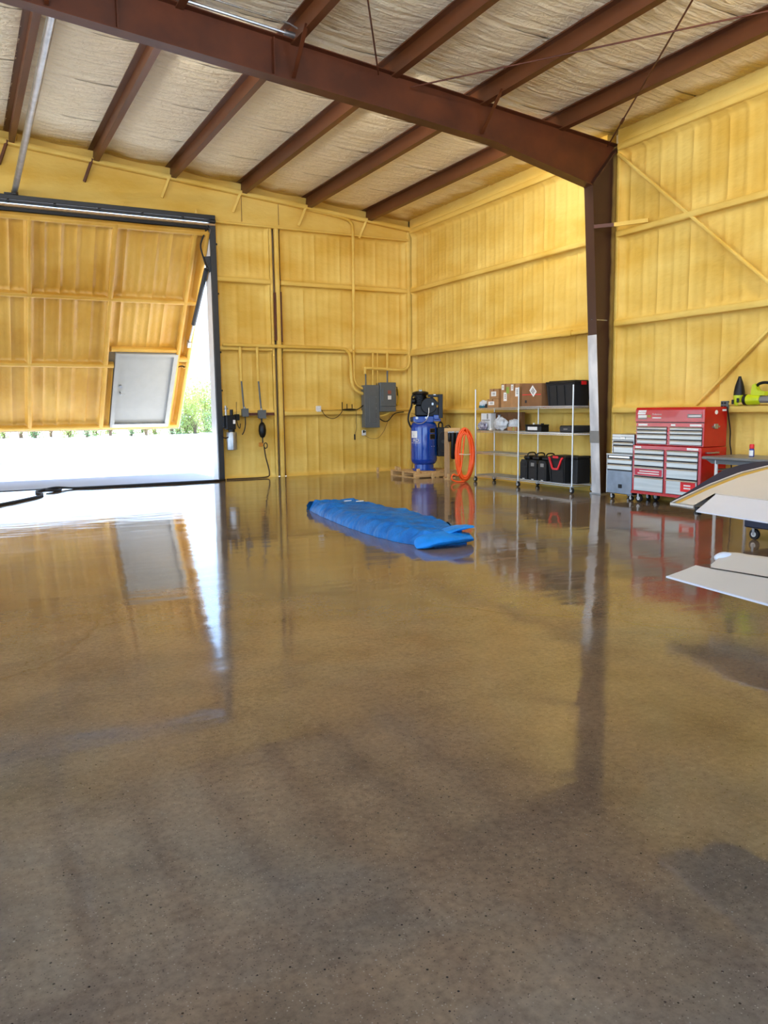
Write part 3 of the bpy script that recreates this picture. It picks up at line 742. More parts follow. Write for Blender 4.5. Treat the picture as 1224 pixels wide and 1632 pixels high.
bp_ = thing('breaker_panel', 'tall grey breaker panel on the yellow wall left of the disconnect box', 'electrical panel', (-1.08, -.02, 1.05))
part('enclosure', MB().box((-1.27, -.14, 1.05), (-.90, .05, 2.02), .01), GREYP, bp_)
cv = part('cover', MB().box((-1.275, -.155, 1.045), (-.895, -.14, 2.025), .006), GREYP, bp_)
part('inner_door', MB().box((-1.17, -.165, 1.17), (-.99, -.155, 1.78), .004), GREYP, cv)
part('latch', MB().box((-1.0, -.172, 1.46), (-.985, -.165, 1.52)), STEEL, cv)
for zz in (1.25, 1.4, 1.6, 1.75): part('screw', MB().cyl((-.985, -.155, zz), (-.985, -.16, zz), .007, 8), STEEL, cv)
ds = thing('disconnect_box', 'grey disconnect box with red and white stickers right of the breaker panel', 'electrical panel', (-.68, -.02, 1.41))
part('enclosure', MB().box((-.88, -.16, 1.41), (-.47, .05, 2.08), .012), GREYP, ds)
cv = part('cover', MB().box((-.885, -.178, 1.53), (-.465, -.16, 2.085), .01), GREYP, ds)
part('lower_cover', MB().box((-.88, -.172, 1.415), (-.47, -.16, 1.52), .008), GREYP, ds)
part('handle', MB().box((-.83, -.2, 1.66), (-.81, -.178, 1.95), .006), GREYP, cv)
part('red_sticker', MB().box((-.69, -.181, 1.82), (-.60, -.178, 1.90)), mat('faded_red_sticker', s2l((150, 84, 70)), .6), cv)
part('white_sticker', MB().box((-.69, -.181, 1.69), (-.60, -.178, 1.78)), LABEL, cv)
# yellow cord hank beside the disconnect
t = thing('cable_hank', 'yellow cord hank hanging at the side of the disconnect box', 'cable', (-.38, -.05, 1.55))
pts = []
for i in range(5*24+1):
    a = 2*math.pi*i/24; pts.append((-.385+.045*math.cos(a)+.01*nz(i*.1), -.06+.02*math.sin(a*.37), 1.75+.19*math.sin(a)+.015*nz(i*.07, 3)))
part('cord', MB().tube(pts, .011, 6), YEL, t)
part('hook', MB().tube([(-.40, .0, 1.98), (-.395, -.09, 1.98), (-.395, -.1, 1.78)], .012, 6), BLACK, t)
# outlet, router, small devices
t = thing('wall_outlet', 'white wall outlet just above the girt left of the router', 'outlet', (-2.37, -.0, 1.44))
part('plate', MB().box((-2.42, -.03, 1.43), (-2.32, .06, 1.56), .006), WHITEP, t)
part('sockets', MB().box((-2.385, -.036, 1.455), (-2.355, -.03, 1.485)).box((-2.385, -.036, 1.505), (-2.355, -.03, 1.535)), LABEL, t)
t = thing('wifi_router', 'flat black router with three antennas resting on the girt', 'router', (-1.6, .02, 1.45))
part('body', MB().ell((-1.6, -.0, 1.468), (.19, .09, .024), 20, 8), BLACK, t)
for x, l_ in ((-1.77, .17), (-1.65, .13), (-1.52, .12)): part('antenna', MB().box((x-.008, .02, 1.47), (x+.008, .035, 1.47+l_)), BLACK, t)
def wire(label, pts, r=.007, m_=None, cat='cable', name='cable'):
    return solo(name, MB().tube(sm(pts, 6), r, 6), m_ or BLACK, label, cat)
wire('thin dark cord sagging from the white outlet to the router, lower loop', [(-2.32, -.04, 1.47), (-2.22, -.05, 1.33), (-2.05, -.05, 1.27), (-1.9, -.05, 1.33), (-1.79, -.04, 1.455)])
wire('thin dark cord stretched nearly level from outlet to router', [(-2.32, -.035, 1.46), (-2.1, -.06, 1.455), (-1.95, -.06, 1.46), (-1.8, -.05, 1.46)], .006)
wire('thick black cord from the router to the breaker panel', [(-1.43, -.02, 1.46), (-1.36, -.05, 1.5), (-1.27, -.05, 1.56)], .012)
wire('thin cord dropping from the router to the black dongle', [(-1.44, -.03, 1.45), (-1.45, -.03, 1.2), (-1.43, -.01, 1.05), (-1.455, .03, .9)], .005)
solo('cord_adapter', MB().box((-1.485, .0, .77), (-1.455, .03, .9), .006), BLACK, 'small black adapter hanging below the router on the yellow wall', 'adapter')
t = thing('sensor_module', 'small white and black sensor module on the wall under the breaker panel', 'sensor', (-1.22, .05, .86))
part('case', MB().box((-1.275, .02, .86), (-1.165, .06, .99), .015), WHITEP, t)
part('screen', MB().box((-1.255, .012, .925), (-1.215, .02, .985)), BLACK, t)
part('button', MB().cyl((-1.195, .02, .95), (-1.195, .01, .95), .014, 10), BLACK, t)
wire('thin brown wire looping from the white sensor up toward the right corner', [(-1.22, .03, .88), (-1.05, .03, .79), (-.85, .03, .80), (-.7, .03, .95), (-.6, .03, 1.15), (-.55, .0, 1.3)], .005, CARDD)
wire('dark cable sagging from the breaker panel to the girt by the compressor', [(-.89, -.05, 1.28), (-.75, -.06, 1.19), (-.62, -.06, 1.2), (-.45, -.06, 1.36), (-.2, -.06, 1.40)], .012)
wire('foam-coated hose rising from the breaker panel onto the girt', [(-.89, -.04, 1.30), (-.7, -.07, 1.33), (-.45, -.06, 1.44), (-.15, -.04, 1.46), (-.02, -.03, 1.46)], .026, FOAM, 'hose', 'foamed_hose')

# junction boxes and the hanging cord by the door post
def jbox(label, x, z, w_, h_):
    t = thing('junction_box', label, 'junction box', (x, 0, z-h_/2))
    part('box', MB().box((x-w_/2, -.09, z-h_/2), (x+w_/2, .0, z+h_/2), .006), GREYP, t)
    part('cover_plate', MB().box((x-w_/2-.008, -.1, z-h_/2-.008), (x+w_/2+.008, -.09, z+h_/2+.008), .004), GREYP, t)
    part('connector', MB().cyl((x, -.045, z+h_/2), (x, -.045, z+h_/2+.04), .024, 10), STEEL, t)
    return t
jbox('grey junction box nearest the door post', -4.12, 1.43, .13, .16)
t = jbox('grey junction box with a black in-line plug hanging under it', -3.74, 1.39, .16, .17)
t = thing('inline_plug', 'black in-line plug hanging under the grey junction box with orange tag', 'plug', (-3.74, -.05, .72))
part('plug_body', MB().lathe((-3.74, -.06, .88), [(.02, 0), (.05, .02), (.075, .08), (.085, .16), (.075, .26), (.045, .32), (.02, .34)], 16), BLACK, t)
part('cord', MB().tube(sm([(-3.745, -.05, 1.31), (-3.745, -.05, 1.2)]), .018, 8), BLACK, t)
part('lower_cord', MB().tube(sm([(-3.74, -.06, .88), (-3.74, -.06, .76)]), .014, 8), BLACK, t)
part('orange_tag', MB().box((-3.83, -.07, .69), (-3.73, -.04, .78), .01), OUTB, t)
ring = [(-3.68+.04*math.cos(a*math.pi/8), -.07, .71+.06*math.sin(a*math.pi/8)) for a in range(16)]
part('cord_loop', MB().tube(ring, .011, 6, closed=True), BLACK, t)
wire('brown power cord hanging from the plug and running along the wall base', [(-3.71, -.06, .68), (-3.68, -.06, .45), (-3.63, -.06, .25), (-3.61, -.07, .1), (-3.66, -.1, .03), (-3.9, -.14, .018), (-4.3, -.13, .018), (-4.6, -.12, .018)], .015, mat('brown_cord', s2l((58, 40, 28)), .6))
wire('short curved dark cord hanging below the junction box by the door post', [(-4.12, -.06, 1.35), (-4.12, -.07, 1.2), (-4.15, -.07, 1.05), (-4.2, -.07, .96)], .012)

# hydraulic power unit by the post
t = thing('hydraulic_power_unit', 'black hydraulic power unit with silver reservoir beside the door post', 'pump unit', (-4.46, -.05, .64))
part('reservoir', MB().lathe((-4.455, -.14, .64), [(.09, 0), (.105, .01), (.108, .04), (.108, .36), (.1, .385), (.06, .39)], 20), STEEL, t)
part('manifold', MB().box((-4.58, -.22, 1.08), (-4.38, -.03, 1.38), .012), BLACK, t)
part('motor', MB().cyl((-4.45, -.13, 1.0), (-4.45, -.13, 1.1), .07, 16), BLACK, t)
part('solenoid', MB().cyl((-4.44, -.13, 1.38), (-4.44, -.13, 1.50), .036, 12), BLACK, t)
part('relief_valve', MB().cyl((-4.56, -.13, 1.38), (-4.56, -.13, 1.58), .02, 10).cyl((-4.60, -.13, 1.52), (-4.52, -.13, 1.52), .018, 8), STEEL, t)
part('switch_box', MB().box((-4.36, -.15, 1.27), (-4.27, -.04, 1.40), .008), BLACK, t)
part('label_plate', MB().box((-4.44, -.224, 1.2), (-4.39, -.22, 1.28)), LABEL, t)
part('whip', MB().cyl((-4.32, -.09, 1.40), (-4.31, -.09, 1.66), .006, 6), BLACK, t)
part('hose', MB().tube(sm([(-4.57, -.15, 1.15), (-4.68, -.16, 1.08), (-4.70, -.16, .96), (-4.60, -.17, .9), (-4.5, -.2, .96), (-4.44, -.2, 1.08)]), .012, 8), RUBBER, t)
part('hose', MB().tube(sm([(-4.32, -.09, 1.27), (-4.3, -.1, 1.16), (-4.26, -.1, 1.1), (-4.24, -.1, 1.2)]), .01, 8), RUBBER, t)
part('mount_bracket', MB().box((-4.6, -.05, 1.1), (-4.36, .0, 1.36)), DARKG, t)

# ------------------------------------------------------------------ air compressor on its pallet
PC = (-.57, -1.62)
pt = thing('pallet', 'wooden pallet under the blue compressor', 'pallet', (PC[0], PC[1], 0))
px0, px1, py0, py1 = -1.12, -.02, -2.18, -1.06
for y in (py0+.05, (py0+py1)/2, py1-.05): part('stringer', MB().box((px0, y-.045, .018), (px1, y+.045, .105), .004), WOOD, pt)
for i in range(7):
    x = px0+.06+i*(px1-px0-.12)/6
    part('deck_board', MB().box((x-.055, py0, .107), (x+.055, py1, .127), .003), WOOD, pt)
for x in (px0+.05, (px0+px1)/2, px1-.05): part('bottom_board', MB().box((x-.045, py0, 0), (x+.045, py1, .016), .003), WOOD, pt)
for x, y in ((px0+.1, py0+.06), (px0+.03, py1-.35), (px0+.1, py1-.1)): part('cleat_block', MB().box((x-.03, y-.03, .129), (x+.03, y+.03, .2), .004), WOOD, pt)

CZ = .13
ac = thing('air_compressor', 'blue upright air compressor with black pump on a wooden pallet', 'air compressor', (-.60, -1.66, CZ), -YAW)
part('skirt', MB().lathe((0, 0, 0), [(.215, 0), (.215, .17)], 28), BLUE, ac)
ft = MB()
for a in range(4): ft.obox((.24*math.cos(R(45+90*a)), .24*math.sin(R(45+90*a)), .012), (.07*math.cos(R(45+90*a)), .07*math.sin(R(45+90*a)), 0), (-.04*math.sin(R(45+90*a)), .04*math.cos(R(45+90*a)), 0), (0, 0, .012))
part('feet', ft, BLUE, ac)
tank = part('tank', MB().lathe((0, 0, 0), [(.12, .1), (.2, .12), (.25, .15), (.28, .2), (.287, .25), (.287, .93), (.28, .98), (.25, 1.03), (.2, 1.06), (.1, 1.075)], 40), BLUE, ac)
part('weld_seam', MB().lathe((0, 0, 0), [(.2875, .235), (.2905, .242), (.2905, .25), (.2875, .257)], 40), BLUE, tank)
def patch(a0, a1, z0, z1, r, m_, name, parent):
    mb = MB().grid(lambda u, v: (r*math.sin(a0+(a1-a0)*u), -r*math.cos(a0+(a1-a0)*u), z0+(z1-z0)*v), 8, 1)
    return part(name, mb, m_, parent)
patch(R(-70), R(-33), .71, .86, .2885, LABEL, 'maker_label', tank)
patch(R(-70), R(-20), .60, .605, .2885, LABEL, 'label_line', tank)
def curved_text(txt, size, a0, z0, r, m_, parent):
    me = text_mesh(txt, size)
    for v in me.vertices:
        a = a0+v.co.x/r; v.co = Vector((r*math.sin(a), -r*math.cos(a), z0+v.co.y))
    return link('lettering', me, m_, parent)
curved_text('IRD', .10, R(-42), .655, .2895, LABEL, tank)
curved_text('ii', .06, R(-52), .76, .2895, BLUE, tank)
patch(R(24), R(53), .68, .79, .2885, GOLDR, 'data_plate', tank); patch(R(25), R(52), .685, .785, .2895, BLACK, 'plate_face', tank)
patch(R(24), R(53), .82, .91, .2885, GOLDR, 'data_plate', tank); patch(R(25), R(52), .825, .905, .2895, BLACK, 'plate_face', tank)
curved_text('—', .09, R(40), .53, .2895, LABEL, tank)
part('motor_deck', MB().box((-.24, -.2, 1.04), (.2, .2, 1.17), .01).box((.1, -.16, 1.06), (.36, .16, 1.12), .008), BLUE, ac)
pu = part('pump_crankcase', MB().box((-.19, -.14, 1.17), (.10, .14, 1.42), .03), BLACK, ac)
fins = MB()
fins.lathe((-.07, 0, 1.42), sum(([(.13, i*.028), (.165, i*.028+.006), (.165, i*.028+.014), (.13, i*.028+.02)] for i in range(8)), []), 20)
part('finned_cylinder', fins, BLACK, ac)
part('pump_head', MB().lathe((-.07, 0, 1.64), [(.17, 0), (.18, .02), (.17, .05), (.11, .07), (.08, .075)], 20), BLACK, ac)
part('head_cap', MB().box((-.11, -.05, 1.70), (-.03, .05, 1.735), .008).cyl((-.09, -.05, 1.735), (-.09, -.05, 1.75), .012, 8).cyl((-.05, -.05, 1.735), (-.05, -.05, 1.75), .012, 8), BRUSH, ac)
part('flywheel', MB().lathe((.10, -.19, 1.40), [(.06, -.03), (.16, -.03), (.17, -.02), (.17, .03), (.15, .03)], 28, 'y'), BLACK, ac)
gd = part('belt_guard', MB().box((.08, -.20, 1.58), (.38, -.10, 1.64), .006).box((.31, -.22, 1.13), (.40, .12, 1.64), .006).bar((.14, -.15, 1.6), (.31, -.15, 1.42), .03, .05).box((.1, -.12, 1.2), (.32, -.1, 1.36)), BLACK, ac)
part('guard_bolt', MB().box((.20, -.215, 1.62), (.25, -.2, 1.64)).box((.16, -.225, 1.41), (.2, -.205, 1.46)), STEEL, gd)
part('motor', MB().cyl((.14, .05, 1.27), (.14, .30, 1.27), .13, 20), BLACK, ac)
part('motor_box', MB().box((.2, -.20, 1.10), (.34, -.08, 1.2), .01), BLUE, ac)
part('air_filter', MB().cyl((-.20, -.1, 1.50), (-.26, -.1, 1.50), .06, 16), BLACK, ac)
part('discharge_hose', MB().tube(sm([(-.18, -.05, 1.64), (-.25, -.06, 1.6), (-.27, -.08, 1.4), (-.33, -.1, 1.22), (-.34, -.1, 1.08), (-.30, -.08, .97), (-.27, -.06, .93)]), .02, 8), RUBBER, ac)
part('copper_tube', MB().tube(sm([(.10, -.24, 1.36), (.09, -.26, 1.22), (.03, -.27, 1.08), (-.08, -.28, 1.02), (-.2, -.24, 1.04), (-.25, -.15, 1.1)]), .009, 8), TUBESIL, ac)
part('pressure_switch', MB().box((-.30, -.19, 1.06), (-.2, -.08, 1.16), .01), BLACK, ac)
part('gauge', MB().cyl((-.16, -.2, 1.14), (-.16, -.225, 1.14), .028, 14).cyl((.04, -.2, 1.14), (.04, -.225, 1.14), .024, 14), STEEL, ac)
co = part('aftercooler', MB().box((.285, -.12, .30), (.54, .10, .93), .012), BLACK, ac)
part('fan_ring', MB().tube([(.415+.115*math.cos(a*math.pi/12), -.128, .62+.22*math.sin(a*math.pi/12)) for a in range(24)], .01, 6, closed=True), DARKG, co)
part('fan_hub', MB().cyl((.415, -.12, .62), (.415, -.14, .62), .04, 14), DARKG, co)
part('lift_eye', MB().tube(sm([(.32, -.05, .93), (.32, -.05, 1.0), (.36, -.05, 1.04), (.40, -.05, 1.0), (.40, -.05, .93)]), .018, 8), BLACK, co)
part('cooler_bracket', MB().box((.26, -.06, .36), (.3, .06, .42)).box((.26, -.06, .8), (.3, .06, .86)), BLACK, co)

# ------------------------------------------------------------------ filter stand, hose, blocks
fs_ = thing('filter_stand', 'pale wooden stand holding black air filters beside the compressor', 'stand', (-.555, -2.665, 0), -YAW)
part('post', MB().box((-.13, -.03, .04), (-.02, .01, .98), .004), WOODG, fs_)
part('foot', MB().box((-.14, -.22, 0), (-.02, .16, .038), .004), WOOD, fs_)
part('cross_foot', MB().box((-.02, -.06, 0), (.10, -.02, .038), .004), WOOD, fs_)
part('top_rail', MB().box((-.13, -.04, .98), (.20, .03, 1.06), .005), WOOD, fs_)
for x, z0, r in ((-.045+.02, .78, .035), (.045, .42, .045), (.13, .72, .04)):
    fh = part('filter_housing', MB().lathe((x, -.085, z0), [(r*.7, 0), (r, .02), (r, .9-z0), (r*1.1, .9-z0), (r*1.1, .96-z0), (r*.5, .97-z0)], 16), BLACK, fs_)
    part('bracket', MB().box((x-.03, -.1, .96), (x+.03, -.03, .99)), STEEL, fh)
part('handle', MB().tube(sm([(-.1, .0, 1.06), (-.09, .0, 1.10), (-.03, .0, 1.11), (.0, .0, 1.06)]), .012, 8), BLACK, fs_)

ho = thing('air_hose', 'bright orange hose wound in a tall oval hank beside the shelving', 'hose', (-.70, -3.42, 0), -YAW)
pts = []
NT = 19
hr = random.Random(12); HA = [hr.uniform(.095, .215) for _ in range(NT+2)]; HB = [hr.uniform(.42, .525) for _ in range(NT+2)]
for i in range(NT*40+1):
    a = 2*math.pi*i/40; tn = i/40
    ti = int(tn); tf = tn-ti; ru = HA[ti]*(1-tf)+HA[ti+1]*tf; rv = HB[ti]*(1-tf)+HB[ti+1]*tf
    cx = .015*nz(tn*.9, 5); cz = .545+.012*nz(tn*1.3, 9)
    pts.append((cx+ru*math.sin(a), .05*math.sin(tn*2.6)+.012*nz(tn*5), cz+rv*math.cos(a)))
zmin = min(p[2] for p in pts)-.0165
pts = [(x, y, z-zmin) for x, y, z in pts]
pts += [(x, y, z) for x, y, z in sm([pts[-1], (-.10, -.06, .2), (-.24, -.08, .16), (-.27, -.09, .07), (-.18, -.1, .018), (-.02, -.1, .016)])[1:]]
part('hose_coils', MB().tube(pts, .0165, 8), ORANGE, ho)
part('tie', MB().tube([(-.12, -.07, .56), (.0, -.085, .55), (.1, -.07, .555)], .006, 6), LABEL, ho)
for lb, x, y, h_ in (('small pale wooden block standing alone on the floor by the back wall', -1.07, -.35, .13), ('small pale wooden block on the floor in front of the pallet', -.80, -2.36, .11), ('small pale wooden block on the floor beside the orange hose', -.80, -2.98, .14)):
    solo('wood_block', MB().box((x-.025, y-.025, 0), (x+.025, y+.025, h_), .004), WOOD, lb, 'block')

# ------------------------------------------------------------------ wire shelving
RX0, RX1 = -.42, .04; RY = [-3.40, -4.79, -6.27]
rk = thing('wire_shelving_rack', 'chrome wire shelving rack on casters along the right wall', 'shelving', (-.19, -4.83, 0))
def caster(parent, x, y, d=.10, name='caster', front=-1, m2=None):
    r = d/2
    c = part(name, MB().lathe((x, y, r), [(r*.5, -.018), (r*.92, -.018), (r, -.008), (r, .008), (r*.92, .018), (r*.5, .018)], 18, 'x'), RUBBER, parent)
    part('wheel_hub', MB().lathe((x, y, r), [(.001, -.024), (r*.48, -.024), (r*.48, .024), (.001, .024)], 12, 'x'), WHITEP, c)
    part('fork', MB().box((x-.03, y-.014, r*.8), (x-.024, y+.014, d+.012)).box((x+.024, y-.014, r*.8), (x+.03, y+.014, d+.012)).box((x-.03, y-.02, d+.006), (x+.03, y+.02, d+.016)), STEEL, c)
for y in RY:
    for x in (RX0, RX1):
        part('post', MB().cyl((x, y, .115), (x, y, 1.83), .0135, 12), CHROME, rk)
        caster(rk, x, y)
def wshelf(y0, y1, z):
    mb = MB(); r = .004
    for zz in (z, z-.032):
        for a, b in (((RX0, y0), (RX1, y0)), ((RX1, y0), (RX1, y1)), ((RX1, y1), (RX0, y1)), ((RX0, y1), (RX0, y0))):
            mb.bar((a[0], a[1], zz), (b[0], b[1], zz), .008, .008)
    n = int(abs(y1-y0)/.028)
    for i in range(1, n):
        y = y0+(y1-y0)*i/n; mb.bar((RX0, y, z+.004), (RX1, y, z+.004), .005, .005)
    for k in range(1, 4):
        x = RX0+(RX1-RX0)*k/4; mb.bar((x, y0, z-.004), (x, y1, z-.004), .006, .006)
    n = int(abs(y1-y0)/.07)
    for x in (RX0, RX1):
        for i in range(n):
            ya = y0+(y1-y0)*i/n; yb = y0+(y1-y0)*(i+.5)/n; yc = y0+(y1-y0)*(i+1)/n
            mb.bar((x, ya, z), (x, yb, z-.032), .004, .004); mb.bar((x, yb, z-.032), (x, yc, z), .004, .004)
    part('wire_shelf', mb, CHROME, rk)
ZA = (1.46, 1.022, .595, .145); ZB = (1.475, 1.018, .148)
for z in ZA: wshelf(RY[0], RY[1], z)
for z in ZB: wshelf(RY[1], RY[2], z)
TA = ZA[0]+.0066; SA = ZA[1]+.0066; TB = ZB[0]+.0066; SB = ZB[1]+.0066; BB = ZB[2]+.0066

# boxes on the shelves
def carton(label, x0, x1, y0, y1, z, h, labs=(), m_=None, tape=True, name='cardboard_box'):
    t = thing(name, label, 'box', ((x0+x1)/2, (y0+y1)/2, z))
    part('carton', MB().box((x0, y0, z), (x1, y1, z+h), .004), m_ or CARD, t)
    if tape: part('tape', MB().box((x0-.001, (y0+y1)/2-.02, z+h*.7), (x0+.002, (y0+y1)/2+.02, z+h+.001)).box((x0, (y0+y1)/2-.02, z+h-.001), (x1, (y0+y1)/2+.02, z+h+.001)), CARDD, t)
    part('flap_seam', MB().box((x0+.01, (y0+y1)/2-.002, z+h-.0005), (x1-.01, (y0+y1)/2+.002, z+h+.0015)), INK, t)
    for (ya, yb, za, zb, mm) in labs:       # stickers on the face towards the room
        s_ = part('sticker', MB().box((x0-.002, ya, z+za), (x0+.001, yb, z+zb)), mm, t)
        if mm is LABEL:
            for q in (.3, .5, .68): part('print_line', MB().box((x0-.003, ya+(yb-ya)*.2, z+za+(zb-za)*q), (x0-.002, ya+(yb-ya)*.7, z+za+(zb-za)*(q+.07))), INK, s_)
    return t
carton('lower of two small stacked cardboard boxes on the top shelf', -.38, -.12, -4.10, -3.74, TA, .165, ((-3.97, -3.78, .05, .12, LABEL),))
t = carton('upper of two small stacked cardboard boxes on the top shelf', -.37, -.13, -4.09, -3.80, TA+.168, .19, ((-4.02, -3.86, .05, .14, LABEL),))
carton('tall cardboard box with a green sticker on the top shelf', -.40, -.02, -4.50, -4.215, TA, .44, ((-4.31, -4.24, .33, .42, LABEL), (-4.40, -4.30, .12, .28, LABEL), (-4.47, -4.38, .26, .38, GREENL)))
carton('tall cardboard box between the green-stickered box and the wide box', -.40, -.02, -4.775, -4.505, TA, .435, ((-4.60, -4.53, .31, .42, LABEL), (-4.77, -4.66, .2, .36, LABEL)))
t = carton('wide dark cardboard box with a diagonal white label next to the black tote', -.385, -.03, -5.40, -4.83, TB, .405, (), CARDD)
d = MB(); d.obox((-.387, -5.16, TB+.27), (.0015, 0, 0), (0, .058, .058), (0, -.045, .045)); part('diamond_label', d, LABEL, t)
for q in (-.03, 0, .03):
    d = MB(); d.obox((-.389, -5.16+q*.7, TB+.27-q*.7), (.001, 0, 0), (0, .035, .035), (0, -.005, .005)); part('print_line', d, INK, t)
part('print_band', MB().box((-.387, -5.38, TB+.2), (-.384, -4.85, TB+.215)), REDP, t)
part('recycle_mark', MB().box((-.387, -4.98, TB+.06), (-.384, -4.93, TB+.11)), INK, t)

def tote(label, x0, x1, y0, y1, z, h, handle=None, ribs=4, mm=None):
    t = thing('storage_tote', label, 'tote', ((x0+x1)/2, (y0+y1)/2, z)); m_ = mm or BLACKT
    tp = .03
    b = MB(); vs_ = []
    for zz, k in ((z, 1), (z+h*.86, 0)):
        vs_ += [(x0+tp*k, y0+tp*k, zz), (x1-tp*k, y0+tp*k, zz), (x1-tp*k, y1-tp*k, zz), (x0+tp*k, y1-tp*k, zz)]
    b.add(vs_, [(3, 2, 1, 0), (4, 5, 6, 7), (0, 1, 5, 4), (1, 2, 6, 5), (2, 3, 7, 6), (3, 0, 4, 7)]); b.fix = True
    part('bin', b, m_, t)
    for i in range(ribs):
        y = y0+tp+.03+(y1-y0-2*tp-.06)*i/(ribs-1)
        part('bin_rib', MB().obox((x0+tp/2-.006, y, z+h*.42), (.006, 0, 0), (0, .012, 0), (-tp*.46, 0, h*.38)), m_, t)
    part('rim', MB().box((x0-.012, y0-.012, z+h*.84), (x1+.012, y1+.012, z+h*.9), .008), m_, t)
    ld = part('lid', MB().box((x0-.016, y0-.016, z+h*.9), (x1+.016, y1+.016, z+h*.965), .012).box((x0+.03, y0+.03, z+h*.96), (x1-.03, y1-.03, z+h), .015), m_, t)
    for yy in (y0+(y1-y0)*.3, y0+(y1-y0)*.7): part('latch_slot', MB().box((x0-.019, yy-.03, z+h*.9), (x0-.012, yy+.03, z+h*.94)), INK, ld)
    return t
t = tote('large black lidded tote on the top shelf beside the column', -.34, .03, -6.20, -5.47, TB, .43)
part('red_clip', MB().box((-.25, -5.452, TB+.33), (-.15, -5.44, TB+.40)), REDP, t); part('red_clip', MB().box((-.2, -6.232, TB+.35), (-.1, -6.216, TB+.41)), REDP, t)
t = tote('black tote with a red handle on the bottom shelf', -.40, -.02, -6.06, -5.62, BB, .47, ribs=2)
hd = MB()
for a, b in (((-5.66, .44), (-5.70, .40)), ((-5.68, .41), (-5.76, .24)), ((-5.76, .24), (-5.90, .24)), ((-5.90, .24), (-5.99, .41)), ((-5.99, .41), (-6.03, .44))):
    hd.bar((-.418, a[0], BB+a[1]), (-.418, b[0], BB+b[1]), .03, .02, (1, 0, 0))
part('red_handle', hd, REDP, t)['label'] = 'red trapezoid pull handle'
part('red_latch', MB().box((-.43, -5.91, BB+.425), (-.41, -5.77, BB+.465), .005), REDP, t)
t = thing('storage_tote', 'plain black tote at the column end of the bottom shelf', 'tote', (-.12, -6.16, BB))
part('bin', MB().box((-.28, -6.235, BB), (.02, -6.085, BB+.42), .012), BLACKT, t); part('lid', MB().box((-.29, -6.245, BB+.42), (.03, -6.08, BB+.47), .015), BLACKT, t)
# black fuel-can shaped cases
for i, (y0, y1, lb) in enumerate(((-5.02, -4.81, 'black upright case on the bottom shelf next to the rack post'), (-5.29, -5.06, 'middle one of three black upright cases on the bottom shelf'), (-5.56, -5.33, 'black upright case touching the red-handled tote'))):
    t = thing('upright_case', lb, 'case', (-.2, (y0+y1)/2, BB)); ym = (y0+y1)/2
    part('body', MB().prism([(y0, BB), (y1, BB), (y1, BB+.3), (y1-.04, BB+.36), (y0+.04, BB+.36), (y0, BB+.3)], -.39, -.02, 'x'), BLACKT, t)
    part('shoulder', MB().box((-.34, y0+.03, BB+.36), (-.08, y1-.03, BB+.43), .02), BLACK, t)
    part('face_panel', MB().box((-.398, y0+.03, BB+.03), (-.39, y1-.03, BB+.22), .006), BLACK, t)
    part('badge', MB().box((-.396, ym-.045, BB+.25), (-.389, ym+.045, BB+.31)), GREYS if i else BLACK, t)
    part('grip', MB().tube(sm([(-.3, ym, BB+.42), (-.28, ym, BB+.47), (-.2, ym, BB+.485), (-.13, ym, BB+.47), (-.11, ym, BB+.42)]), .012, 8), BLACK, t)
    part('foot_pad', MB().box((-.394, ym-.03, BB+.005), (-.389, ym+.03, BB+.018)), LABEL, t)
# second shelf
t = carton('cardboard box standing behind the plastic bags on the second shelf', -.06, .03, -4.40, -3.50, SA, .345, (), CARDD)
t = thing('carton_white', 'white printed carton on the second shelf by the left post', 'box', (-.28, -3.62, SA))
part('carton', MB().box((-.33, -3.78, SA), (-.20, -3.46, SA+.33), .004), WHITEP, t)
part('print_block', MB().box((-.333, -3.76, SA+.19), (-.329, -3.49, SA+.205)).box((-.333, -3.70, SA+.22), (-.329, -3.66, SA+.32)), GREYS, t)
solo('foil_bag', MB().ell((-.37, -3.58, SA+.085), (.03, .17, .085), 20, 12, .35, 3, True), FOILB, 'crinkled dark and silver bag in front of the white carton', 'bag')
solo('tray', MB().box((-.40, -3.76, SA), (-.34, -3.42, SA+.012), .003), BLACK, 'flat dark tray under the crinkled bag on the second shelf', 'tray')
t = thing('plastic_bag', 'larger cloudy plastic bag standing on the second shelf', 'bag', (-.3, -4.06, SA))
part('bag', MB().ell((-.28, -4.06, SA+.125), (.09, .2, .125), 22, 14, .25, 8, True), CLEARB, t)
part('gathered_neck', MB().lathe((-.28, -4.0, SA+.22), [(.06, 0), (.025, .05), (.02, .06), (.04, .08)], 12), CLEARB, t)
solo('plastic_bag', MB().ell((-.2, -4.36, SA+.11), (.08, .13, .11), 20, 12, .3, 14, True), CLEARB, 'smaller cloudy plastic bag behind the little carton on the second shelf', 'bag')
carton('little cardboard box at the rack post on the second shelf', -.38, -.30, -4.68, -4.40, SA, .075, ((-4.60, -4.57, .01, .07, GREENL),))
solo('paper_scrap', MB().ell((-.37, -3.84, SA+.018), (.03, .04, .018), 10, 6, .3, 2, True), LABEL, 'crumpled white paper scrap on the second shelf', 'paper')
solo('plastic_bag', MB().ell((-.28, -3.52, TA+.075), (.1, .11, .075), 20, 12, .35, 21, True), CLEARB, 'cloudy plastic bag with teal bottom at the top shelf end', 'bag')
solo('parts_pack', MB().box((-.38, -3.60, TA), (-.33, -3.44, TA+.045), .012), TEAL, 'small teal plastic pack on the top shelf beside the cloudy bag', 'pack')
solo('parts_pack', MB().box((-.36, -3.72, TA), (-.26, -3.62, TA+.075), .015), DARKG, 'small dark pack between the teal pack and the stacked boxes', 'pack')
t = thing('battery_case', 'small black case with a white label on the second shelf', 'case', (-.3, -5.1, SB))
part('body', MB().box((-.37, -5.37, SB), (-.18, -4.92, SB+.105), .01), BLACK, t)
